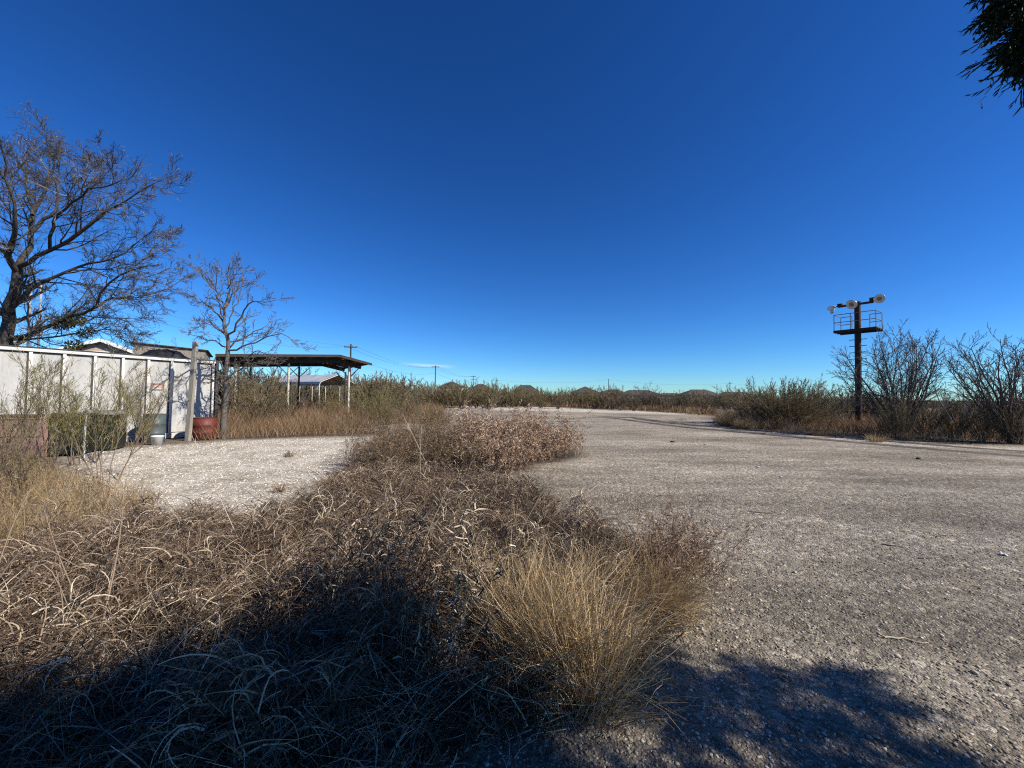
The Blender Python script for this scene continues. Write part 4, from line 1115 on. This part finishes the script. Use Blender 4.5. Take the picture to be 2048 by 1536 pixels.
# the belt of shrubs round the far side of the lot
rng = np.random.default_rng(77)
ORD = ['first', 'second', 'third', 'fourth', 'fifth', 'sixth', 'seventh', 'eighth', 'ninth', 'tenth', 'eleventh', 'twelfth', 'thirteenth', 'fourteenth', 'fifteenth', 'sixteenth', 'seventeenth', 'eighteenth', 'nineteenth', 'twentieth']
def ordinal(i): return ORD[i] if i < 20 else (('twenty-', 'thirty-')[(i + 1) // 10 - 2] + ORD[(i + 1) % 10 - 1] if (i + 1) % 10 else {30: 'thirtieth', 40: 'fortieth'}[i + 1])
TINT = {'shrub_leaf': 'olive-brown', 'shrub_leaf_green': 'green', 'shrub_leaf_dark': 'dark'}
def belt(n, x0, x1, Y0, Y1, h0, h1, mats, where):
    for i in range(n):
        px = x0 + (x1 - x0) * (i + rng.random()) / n
        Yv = rng.uniform(Y0, Y1); h = rng.uniform(h0, h1); mk = mats[int(rng.integers(len(mats)))]
        sz = 'tall' if h > h0 + .62 * (h1 - h0) else ('low' if h < h0 + .3 * (h1 - h0) else 'medium')
        shrub(FARB[int(rng.integers(4))], mk, 'broom_shrub', f'{sz} {TINT[mk]} broom shrub, {ordinal(i)} from left in the {where}', gx(px, Yv), h, 2.6, rng.uniform(0, 6.28), where, rng.uniform(.9, 1.3))
belt(12, 715, 800, 33, 44, 2.4, 3.4, ['shrub_leaf', 'shrub_leaf', 'shrub_leaf_green'], 'thicket right of the carport')
belt(18, 540, 760, 48, 58, 2.8, 4.2, ['shrub_leaf', 'shrub_leaf', 'shrub_leaf_green'], 'thicket behind the carport')
belt(30, 770, 1010, 42, 58, 2.3, 3.2, ['shrub_leaf', 'shrub_leaf_green'], 'belt left of the far roofs')
belt(34, 990, 1230, 48, 66, 2.2, 3.0, ['shrub_leaf', 'shrub_leaf', 'shrub_leaf_green'], 'belt below the far roofs')
belt(34, 1220, 1500, 40, 62, 1.7, 2.5, ['shrub_leaf', 'shrub_leaf_dark'], 'belt right of the plain pole')
belt(24, 1480, 1780, 27, 40, 1.8, 2.4, ['shrub_leaf_dark', 'shrub_leaf'], 'row behind the large round shrub')
belt(16, 1780, 2120, 20, 34, 1.3, 1.8, ['shrub_leaf_dark', 'shrub_leaf'], 'scrub behind the right-hand trees')
belt(12, 400, 545, 28, 38, 2.6, 3.6, ['shrub_leaf'], 'scrub left of the carport')
# scrub further out, one mass
rng = np.random.default_rng(78)
nb = NB()
n = 900
px = rng.uniform(500, 2500, n); Yv = rng.uniform(75, 170, n)
for k in range(n):
    g = gx(px[k], Yv[k]); hh = rng.uniform(1.6, 2.7) * (1 if px[k] < 1250 else .85)
    m = 70
    a = rng.uniform(0, 6.28, m); r = rng.random(m) ** .5 * rng.uniform(.9, 1.6)
    b0 = np.stack([g[0] + r * np.cos(a), g[1] + r * np.sin(a), hh * .3 * rng.random(m) * (1 - (r / 1.7) ** 2)], 1)
    d = unit(np.stack([np.cos(a) * r * .4, np.sin(a) * r * .4, np.full(m, 1.0)], 1) + rng.normal(size=(m, 3)) * .25)
    L = hh * rng.uniform(.35, .8, m)[:, None] * (1 - (r / 2.2) ** 2)[:, None]
    P = np.stack([b0, b0 + d * L * .5, b0 + d * L], 1)
    nb.add(ribbons(P, np.broadcast_to(np.array([[.05, .06, .012]]), (m, 3)), rng))
tag(obj('scrub', nb.mesh('scrub'), M['far_leaf']), 'distant olive scrub reaching to the houses on the horizon', 'scrub', kind='stuff')

# ------------------------------------------------------------------ grass
rng = np.random.default_rng(400)
def lean(n, lo, hi): return rng.uniform(lo, hi, n)
# matted foreground grass: arching, curling dead leaves over a lower tangle
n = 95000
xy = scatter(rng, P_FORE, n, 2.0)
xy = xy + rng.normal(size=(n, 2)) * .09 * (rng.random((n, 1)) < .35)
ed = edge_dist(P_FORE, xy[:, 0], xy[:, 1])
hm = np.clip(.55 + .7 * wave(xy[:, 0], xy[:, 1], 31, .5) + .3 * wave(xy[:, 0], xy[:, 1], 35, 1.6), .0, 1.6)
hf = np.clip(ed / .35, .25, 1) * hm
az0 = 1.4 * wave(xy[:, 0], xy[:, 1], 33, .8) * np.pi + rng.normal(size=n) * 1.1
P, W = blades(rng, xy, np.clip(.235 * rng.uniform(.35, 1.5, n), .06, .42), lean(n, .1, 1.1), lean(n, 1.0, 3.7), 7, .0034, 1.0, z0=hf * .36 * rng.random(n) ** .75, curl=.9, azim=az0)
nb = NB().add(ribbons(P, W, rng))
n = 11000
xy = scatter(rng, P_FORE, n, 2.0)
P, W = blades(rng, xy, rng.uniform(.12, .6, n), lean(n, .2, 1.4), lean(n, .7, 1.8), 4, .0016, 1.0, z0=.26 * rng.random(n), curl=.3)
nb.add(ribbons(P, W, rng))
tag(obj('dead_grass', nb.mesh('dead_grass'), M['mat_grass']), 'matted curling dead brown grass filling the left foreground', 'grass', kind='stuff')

# golden tussock
def tussock(label, c, n, L, rad, le, mat_, width=.0022, K=7, bend=.5, seed=1, name='grass_tussock', cat='tussock', heads=1, push=(0, 0)):
    r = np.random.default_rng(seed)
    t = thing(name, label, cat, (c[0], c[1], 0))
    nb = NB()
    for k in range(heads):                          # several crowns grown together, each leaning its own way
        m = int(n / heads * r.uniform(.5, 1.5))
        o = np.array((0.0, 0.0)) if heads == 1 else r.normal(size=2) * rad * .75
        tl = np.array(push) + r.normal(size=2) * (.42 if heads > 1 else 0)
        a = r.uniform(0, 6.28, m); q = r.random(m) ** .8 * rad * (.45 if heads > 1 else 1)
        xy = np.stack([np.cos(a) * q, np.sin(a) * q], 1) + o
        l0 = le * r.random(m) ** .75
        dx = np.stack([np.cos(a) * np.sin(l0), np.sin(a) * np.sin(l0)], 1) + tl
        a2 = np.arctan2(dx[:, 1], dx[:, 0]) + r.normal(size=m) * .12; l1 = np.clip(np.hypot(dx[:, 0], dx[:, 1]), 0, 1.25)
        br = r.random(m) < .14
        P, W = blades(r, xy, L * r.uniform(.3, 1.0, m) ** .7 * r.uniform(.8, 1.05) * np.where(br, .8, 1), l1 * .75, l1 + bend * r.random(m) ** 2 + np.where(br, 1.0, 0), K, width, 1.3, curl=.28, azim=a2)
        w_ = np.cumsum(r.normal(size=(m, K, 3)) * .010, 1); w_[:, 0] = 0
        nb.add(ribbons(P + w_, W, r))
    if heads > 1:                                   # thatch of broken straw round the foot
        m = 900; a = r.uniform(0, 6.28, m); q = rad * (.3 + 1.5 * r.random(m) ** .7)
        P, W = blades(r, np.stack([np.cos(a) * q, np.sin(a) * q], 1), r.uniform(.1, .38, m), r.uniform(.8, 1.5, m), r.uniform(1.2, 1.9, m), 4, width, 1.0, z0=.1 * r.random(m), curl=.5)
        nb.add(ribbons(P, W, r))
    obj('blades', nb.mesh('blades'), mat_, t)
    return t
tussock('big golden straw tussock at the near edge of the gravel lot', gnd(1125, 1335), 3400, .88, .26, .8, M['gold_grass'], .0018, 9, .9, 5, heads=11, push=(.1, .05))
tussock('smaller straw tussock just behind the big golden one', gnd(1010, 1240), 1600, .6, .2, 1.0, M['tan_grass'], .0022, 7, .8, 6, heads=4)
tussock('low tan straw tussock right of the golden one', gnd(1290, 1225), 900, .62, .2, 1.0, M['tan_grass'], .0019, 7, .8, 7, heads=4, push=(.3, .05))

# weeds with stems and leaves
def weed_patch(name, label, pts, h, seed, mat_, nst, m2, m3, tw, lw, leafl, le, kind=None, cat='weeds', curl=.6):
    r = np.random.default_rng(seed)
    nb = NB(); n = len(pts)
    P = []; R = []; K = 6
    xy = np.repeat(pts, nst, 0) + r.normal(size=(n * nst, 2)) * .07
    vz = np.clip(.85 + .38 * wave(xy[:, 0], xy[:, 1], seed, .9), .4, 1.25) * np.repeat(r.uniform(.7, 1.15, n), nst)
    P, W = blades(r, xy, h * vz * r.uniform(.5, 1.15, len(xy)), r.uniform(0, le * .7, len(xy)), r.uniform(0, le, len(xy)) + .1, K, tw, 1.0, curl=.3)
    R = np.maximum(W, tw * .5)
    nb.add(tubes(P, R, 3))
    P2, R2 = grow(r, P, R, m2, .15, 1, .6, .35, 4, up=.05, wob=.15, rr=.75, fall=.5)
    nb.add(ribbons(P2, R2 * .8, r))
    P3, R3 = grow(r, P2, R2, m3, .1, 1, .9, .5, 4, up=-.12, wob=curl * .5, rr=.8, fall=.2, Lmax=leafl)
    nb.add(ribbons(P3, np.broadcast_to(np.array([[.6, 1, .8, .15]]) * lw, P3.shape[:2]), r))
    o = obj(name, nb.mesh(name), mat_)
    return tag(o, label, cat, kind=kind)
P_CL = gpoly([(700, 955), (720, 918), (790, 898), (930, 895), (950, 955), (860, 952)])
P_CR = gpoly([(930, 956), (915, 895), (1040, 888), (1140, 896), (1160, 912), (1100, 924), (1070, 932), (1040, 946), (985, 957)])
r_ = np.random.default_rng(9)
weed_patch('weed_thicket', 'grey-brown fine twiggy dead weeds, left half of the mid-lot clump', scatter(r_, P_CL, 150), .92, 41, M['grey_weed'], 6, 8, 8, .0034, .0034, .09, .6, 'stuff')
weed_patch('weed_thicket', 'pinkish curled dead weeds, right half of the mid-lot clump', scatter(r_, P_CR, 190), 1.02, 42, M['pink_weed'], 6, 7, 8, .0034, .0062, .11, .8, 'stuff')
P_RW = gpoly([(1270, 1195), (1300, 1130), (1380, 1120), (1440, 1150), (1420, 1180), (1340, 1200)])
weed_patch('weed_clump', 'reddish brown dead weed clump behind the golden tussock', scatter(r_, P_RW, 46), .68, 43, M['red_weed'], 5, 6, 5, .0022, .0026, .08, .85)
P_BR = gpoly([(640, 1010), (700, 965), (850, 965), (1000, 975), (1100, 1010), (1100, 1040), (900, 1040), (700, 1060)])
weed_patch('dead_weeds', 'brown dead weeds rising from the grass before the mid-lot clump', scatter(r_, P_BR, 90), .5, 44, M['mat_grass'], 5, 6, 6, .0022, .004, .1, .8, 'stuff')
P_DK = gpoly([(640, 1420), (700, 1290), (820, 1230), (960, 1260), (980, 1350), (880, 1450)])
weed_patch('weed_clump', 'tall dark weeds in the tree shade left of the golden tussock', scatter(r_, P_DK, 34), .78, 45, M['mat_grass'], 5, 6, 6, .0024, .0042, .12, .6)
# tan grass at the left edge
P_L1 = gpoly([(-300, 1130), (0, 1130), (170, 1075), (320, 1045), (300, 1005), (200, 985), (130, 950), (0, 935), (-300, 960)])
r_ = np.random.default_rng(10)
weed_patch('dead_weeds', 'thin brown weeds among the tan grass at the left edge', scatter(r_, P_L1, 110), .62, 46, M['grey_weed'], 4, 6, 5, .0022, .003, .07, .7, 'stuff')
n = 5200; xy = scatter(rng, P_L1, n, 5)
P, W = blades(rng, xy, rng.uniform(.2, .55, n), lean(n, 0, .5), lean(n, .2, 1.2), 5, .0028, 1.2)
tag(obj('dead_grass', raw_mesh('dead_grass', *ribbons(P, W, rng)), M['tan_grass']), 'thin tan grass below the left edge shrubs', 'grass', kind='stuff')
# brown grass strip under the open shed
P_M2 = gpoly([(400, 884), (470, 880), (600, 874), (735, 872), (760, 850), (900, 850), (880, 822), (780, 815), (560, 812), (440, 835), (380, 870)])
def strip(label, poly, n, L0, L1, wd, near, mat_, l1=1.3, K=5):
    xy = scatter(rng, poly, n, near)
    k = .6 + .5 * np.clip(wave(xy[:, 0], xy[:, 1], 61, 2.2) + .5, 0, 1.2)
    P, W = blades(rng, xy, rng.uniform(L0, L1, n) * k, lean(n, 0, .6), lean(n, .2, l1), K, wd, 1.2, z0=.12 * rng.random(n))
    W = W * np.clip(np.hypot(xy[:, 0], xy[:, 1]) / 18, 1, 2.2)[:, None]
    tag(obj('dead_grass', raw_mesh('dead_grass', *ribbons(P, W, rng)), mat_), label, 'grass', kind='stuff')
strip('brown dead grass strip in front of the open shed', P_M2, 34000, .35, .95, .0055, 17, M['far_grass'])
P_M3 = gpoly([(880, 811), (1000, 811), (1120, 814.5), (1200, 817), (1290, 822), (1400, 831), (1440, 830), (1400, 818), (1250, 811), (1100, 806.5), (900, 804)])
strip('tan grass fringe along the far edge of the lot', P_M3, 30000, .3, .8, .012, 60, M['far_grass'], 1.2, 4)
P_M4 = gpoly([(1425, 846), (1440, 852), (1500, 860), (1560, 864), (1640, 868), (1700, 871), (1760, 878), (1840, 884), (2100, 892), (2400, 900), (2400, 850), (2000, 845), (1700, 838), (1450, 832)])
strip('brown dead grass strip along the right edge of the lot', P_M4, 30000, .25, .75, .006, 20, M['far_grass'], 1.4)
# grass tufts out on the lot edge
for i, (px, py, n, L, rad, mk, lab) in enumerate((
    (1455, 852, 700, .75, .45, 'tan_grass', 'pale tan grass tuft at the left flank of the large round shrub'),
    (1490, 858, 700, .6, .4, 'tan_grass', 'tan grass tuft below the large round shrub'),
    (1590, 868, 500, .45, .35, 'tan_grass', 'bleached grass tuft at the lot edge left of the floodlight pole'),
    (1752, 884, 300, .42, .2, 'tan_grass', 'small lone grass tuft on the lot right of the floodlight pole'),
    (1362, 841, 160, .3, .3, 'far_grass', 'tiny lone brown tuft out on the far lot'),
    (578, 914, 60, .22, .1, 'grey_weed', 'tiny grey weed alone on the pale gravel'),
    (560, 985, 70, .2, .08, 'grey_weed', 'small weed on the pale gravel near the brown grass'),
    (1812, 880, 260, .5, .2, 'tan_grass', 'upright tan grass tuft at the foot of the bare tree by the pole'),
    (1640, 872, 260, .35, .3, 'far_grass', 'low brown tuft between round shrub and floodlight pole'))):
    tussock(lab, gnd(px, py), n, L, rad, 1.0, M[mk], .005, 5, .6, 500 + i, 'grass_tuft', 'grass tuft')
tussock('grey wiry grass tuft casting a shadow on the pale gravel', gnd(672, 992), 500, .5, .12, 1.2, M['grey_weed'], .0025, 6, .8, 520, 'grass_tuft', 'grass tuft')

# single tall stalks of the foreground
def stalk(label, px, py, Y, px2, py2, dY, mat_, r=.0035, tuft=True, seed=0, bow=None):
    r *= 1.45
    a = at(px, py, Y); b = at(px2, py2, Y + dY); a[2] = max(a[2], 0)
    rr_ = np.random.default_rng(seed)
    c = (a + b) / 2 + rr_.normal(size=3) * .02
    if bow: c = at(bow[0], bow[1], Y + dY / 2)
    p = resample([a, c, b], 9)
    t = thing('grass_stalk', label, 'stalk', tuple(a))
    R = np.linspace(r, r * .4, 9)[None]
    obj('stem', raw_mesh('stem', *tubes(p[None] - a, R, 5)), mat_, t)
    if tuft:
        P2, R2 = grow(rr_, p[None] - a, R, 22, .72, 1, .35, .12, 3, up=.05, wob=.15, rr=.7)
        obj('seed_head', raw_mesh('seed_head', *ribbons(P2, R2 * .9, rr_)), mat_, t)
stalk('tall dark stalk crossing the pale gravel at the left', 200, 1270, 2.3, 250, 975, .4, M['stalk'], .004, True, 1)
stalk('thin dark stalk leaning left beside the tallest dark stalk', 150, 1190, 2.5, 85, 1010, .2, M['stalk'], .003, True, 2)
stalk('dark stalk leaning in from the left edge', -10, 1150, 2.6, 62, 975, .3, M['stalk'], .003, True, 3)
stalk('long pale stalk leaning left over the pale gravel', 500, 1130, 3.6, 382, 868, .8, M['pale_stalk'], .0036, True, 4)
stalk('pale upright stalk in front of the mid-lot clump', 842, 1010, 6.5, 843, 850, .1, M['pale_stalk'], .004, True, 5)
stalk('pale stalk leaning left in front of the mid-lot clump', 868, 960, 7.2, 805, 828, .4, M['pale_stalk'], .004, True, 6)
stalk('dark stalk leaning right above the golden tussock', 1010, 1120, 3.4, 1110, 935, .3, M['stalk'], .0035, True, 7)
stalk('dark stalk rising from the shaded weeds', 830, 1150, 2.8, 905, 960, .3, M['stalk'], .0035, True, 8)

stalk('bowed dark grass stem arching in from the left edge', -20, 1180, 2.2, 160, 1135, .1, M['stalk'], .0032, False, 9, (60, 1092))
stalk('second bowed dark grass stem below the first at the left edge', -20, 1230, 2.0, 150, 1240, .1, M['stalk'], .0032, False, 10, (80, 1128))
stalk('thick pale broken stalk slanting through the shaded grass', 470, 1480, 1.75, 205, 1215, .5, M['stalk'], .005, False, 11)
stalk('thin upright dark stalk left of the tallest dark stalk', 120, 1300, 2.1, 112, 1140, .05, M['stalk'], .003, False, 12)
stalk('pale curled stem lit in the dark lower left grass', 230, 1440, 1.8, 280, 1380, .0, M['pale_stalk'], .0035, False, 13, (228, 1395))
stalk('pale curled stem arching over the dark bottom centre grass', 400, 1460, 1.75, 470, 1380, .1, M['pale_stalk'], .004, False, 14, (410, 1405))
stalk('long straw stem lying out from the golden tussock foot', 1170, 1415, 2.05, 1010, 1482, -.2, M['pale_stalk'], .003, False, 15)
stalk('second straw stem lying beside the tussock foot', 1150, 1425, 2.03, 905, 1470, -.1, M['pale_stalk'], .0028, False, 16)
stalk('dark stalk standing left of the shaded weeds', 640, 1270, 2.3, 690, 1085, .2, M['stalk'], .003, True, 17)
stalk('dark stalk leaning left out of the shaded weeds', 760, 1260, 2.3, 655, 1160, .1, M['stalk'], .0035, True, 18)

# twigs and litter on the lot
for i, (px, py, ln, a, lab) in enumerate((
    (1885, 1072, .12, .3, 'short dark stick on the lot near the white scrap'), (1856, 1117, .1, .1, 'dark stick nearest the white scrap, lower left of it'),
    (1788, 1093, .1, -.5, 'small dark twig on the lot left of the two sticks'), (1520, 1028, .14, -.3, 'thin twig on the lot beyond the red-brown weeds'), (1812, 1285, .12, -.35, 'pale twig on the near lot'))):
    g = gnd(px, py); r = np.random.default_rng(600 + i)
    p = np.stack([np.linspace(-ln, ln, 7), r.normal(size=7) * .008, np.full(7, .008)], 1)
    o = obj('stick', raw_mesh('stick', *tubes(p[None], np.linspace(.007, .003, 7)[None], 6)), M['pale_stalk'] if 'pale' in lab else M['twig_dark'], None, (g[0], g[1], float(ground_h(g[0], g[1]))), a)
    tag(o, lab, 'stick')
def scrap(px, py, s_, lab, seed, mat_='litter'):
    g = gnd(px, py); r = np.random.default_rng(seed)
    V = []; 
    for i in range(5):
        for j in range(5):
            V.append((s_ * (i / 4 - .5) * (1 + .2 * r.normal()), s_ * (j / 4 - .5) * (1 + .2 * r.normal()), .005 + abs(r.normal()) * s_ * .22))
    F = [(i*5+j, i*5+5+j, i*5+6+j, i*5+1+j) for i in range(4) for j in range(4)]
    o = obj('paper_scrap', raw_mesh('paper_scrap', V, F, True), M[mat_], None, (g[0], g[1], float(ground_h(g[0], g[1]))), r.uniform(0, 6))
    md = o.modifiers.new('thick', 'SOLIDIFY'); md.thickness = .002
    tag(o, lab, 'scrap')
scrap(2007, 1112, .05, 'crumpled white scrap lying on the lot at the right', 701)
scrap(1563, 955, .06, 'small white scrap far out on the lot', 702)
scrap(1515, 934, .07, 'flat white scrap beyond the other on the far lot', 703)
scrap(1412, 890, .1, 'pale scrap in the middle of the lot', 704)
for i, (px, py, s_, lab) in enumerate(((1796, 1318, .030, 'pale cobble lying alone just beyond the tree shadow'), (1590, 1147, .024, 'pale stone beyond the golden tussock on the lot'), (1345, 885, .10, 'small dark lump on the far lot'), (1838, 918, .10, 'dark lump beside the wheel ruts'), (1948, 1350, .022, 'small pale stone near the right edge'))):
    g = gnd(px, py); r = np.random.default_rng(720 + i)
    V, F = stones(r, np.array([[0.0, 0.0]]), np.array([s_]), .55, .3)
    o = obj('stone', raw_mesh('stone', V, F), M['twig_dark'] if 'dark' in lab else M['pale_stone'], None, (g[0], g[1], float(ground_h(g[0], g[1]))))
    md = o.modifiers.new('sub', 'SUBSURF'); md.levels = 1; md.render_levels = 2
    tag(o, lab, 'stone')

# ------------------------------------------------------------------ juniper overhead
rng = np.random.default_rng(900)
JB = np.array((4.7, -1.6, 0.0))
jt = thing('juniper_tree', 'dark juniper whose branch hangs into the upper right corner', 'tree', tuple(JB))
SH2 = np.array((SUNV.x, SUNV.y)) / SUNV.z
P_SHADE = np.array([(-4.2, -1.0), (-3.3, 1.25), (-2.35, 1.8), (-1.85, 2.1), (-1.35, 2.45), (-0.95, 2.55), (-0.6, 2.2), (0.1, 1.95), (0.7, 2.3), (1.3, 2.55), (1.75, 2.42), (2.15, 2.32), (2.3, 1.85), (2.45, 0.9), (2.6, -1.0)])
cl = []
pts = np.concatenate([scatter(rng, P_SHADE, 120), scatter(rng, P_SHADE[[0, 1, 2, 3, 4, 5, 6, 7, 14]], 460), scatter(rng, np.array([(-2.6, .9), (-2.2, 1.75), (-.6, 2.0), (.2, 1.8), (.3, .9)]), 150), scatter(rng, P_SHADE[[7, 8, 9, 10, 11, 12, 13, 14]], 120)])
for (x, y) in pts:
    h = rng.uniform(2.6, 6.2) if x < .4 else rng.uniform(2.5, 4.2)
    c = np.array((x + SH2[0] * (h - .15), y + SH2[1] * (h - .15), h)); r = rng.uniform(.2, .34) if x < .4 else rng.uniform(.11, .21)
    if c[1] > -.3 and c[0] - r < 1.34 * (c[1] + r) + .1: continue       # keeps the crown out of the open view
    cl.append((c, r))
for _ in range(330):                                # unseen crown clumps above and behind, added to block sky light off the foreground
    d = unit(rng.normal(size=3)); q = rng.random() ** .4
    c = JB + np.array((-.6, -1.6, 4.6)) + d * q * np.array((4.2, 3.2, 3.0)); r = rng.uniform(.28, .45)
    if c[2] < 1.9 or c[1] > -.5: continue
    if (c[0] - SH2[0] * c[2]) > .4 and (c[1] - SH2[1] * c[2]) > .8: continue
    if (c[1] - SH2[1] * c[2]) > 1.7: continue
    cl.append((c, r))
# the limb that hangs into view
lim = resample([(4.7, -1.6, 2.2), (4.1, -.6, 2.9), (3.2, .5, 3.1), (2.4, 1.15, 2.98), (1.85, 1.38, 2.86)], 12)
def spray(rng, c, r, n):
    """a clump of juniper sprays: short branchlets, each with scale-leaved twigs."""
    d = unit(rng.normal(size=(n, 3)) + np.array((-.35, .1, -.15)))
    L = r * rng.uniform(.6, 1.15, n)[:, None]
    P = np.stack([c + d * L * q + np.array((0, 0, -.04)) * q * q for q in (.1, .4, .7, 1.0)], 1)
    R = np.broadcast_to(np.array([[.004, .003, .0025, .0015]]), (n, 4))
    nb = NB().add(tubes(P, R, 3))
    P2, R2 = grow(rng, P, R, 9, .2, 1, .6, .42, 3, up=.02, wob=.1, rr=1, fall=.4)
    nb.add(ribbons(P2, np.maximum(R2, .0024), rng))
    P3, R3 = grow(rng, P2, R2, 3, .2, 1, .55, .55, 3, up=.02, wob=.1, rr=1, fall=.2)
    nb.add(ribbons(P3, np.broadcast_to(np.array([[.0026, .0028, .001]]), P3.shape[:2]), rng))
    return nb
cn = NB()
for c, r in cl:
    b = spray(rng, c - JB, r, 32)
    for V, F in zip(b.V, b.F): pass
    cn.add((np.concatenate(b.V), np.concatenate(b.F)))
for (px, py, Y, r, n) in ((2062, -8, 1.42, .13, 60), (2084, 50, 1.45, .12, 60), (2016, 4, 1.40, .07, 26), (2068, 100, 1.42, .07, 34), (2048, 124, 1.40, .045, 16), (2120, 40, 1.5, .2, 60), (2050, -60, 1.45, .14, 40), (2068, 136, 1.44, .05, 18), (1992, 30, 1.4, .04, 10), (2018, 84, 1.41, .03, 7)):
    b = spray(rng, at(px, py, Y) - JB, r, n); cn.add((np.concatenate(b.V), np.concatenate(b.F)))
cro = obj('crown', cn.mesh('crown'), M['juniper'], jt)
tn = NB()
tk = resample([(0, 0, -.1), (.08, .05, 1.2), (-.02, .12, 2.6), (.1, 0, 4.2), (.05, .1, 6.0)], 14)
tn.add(tubes(tk[None], np.linspace(.24, .05, 14)[None], 10))
tn.add(tubes((lim - JB)[None], np.linspace(.05, .008, 12)[None], 6))
sel = [c for c, r in cl]
for c in sel[::2]:
    a = np.array((0.0, .1, max(1.2, min(5.5, c[2] * .75)))); e = c - JB
    p = resample([a, (a + e) / 2 + np.array((0, 0, .15)), e], 7)
    tn.add(tubes(p[None], np.linspace(.03, .006, 7)[None], 5))
obj('trunk', tn.mesh('trunk', True), M['bark'], jt)
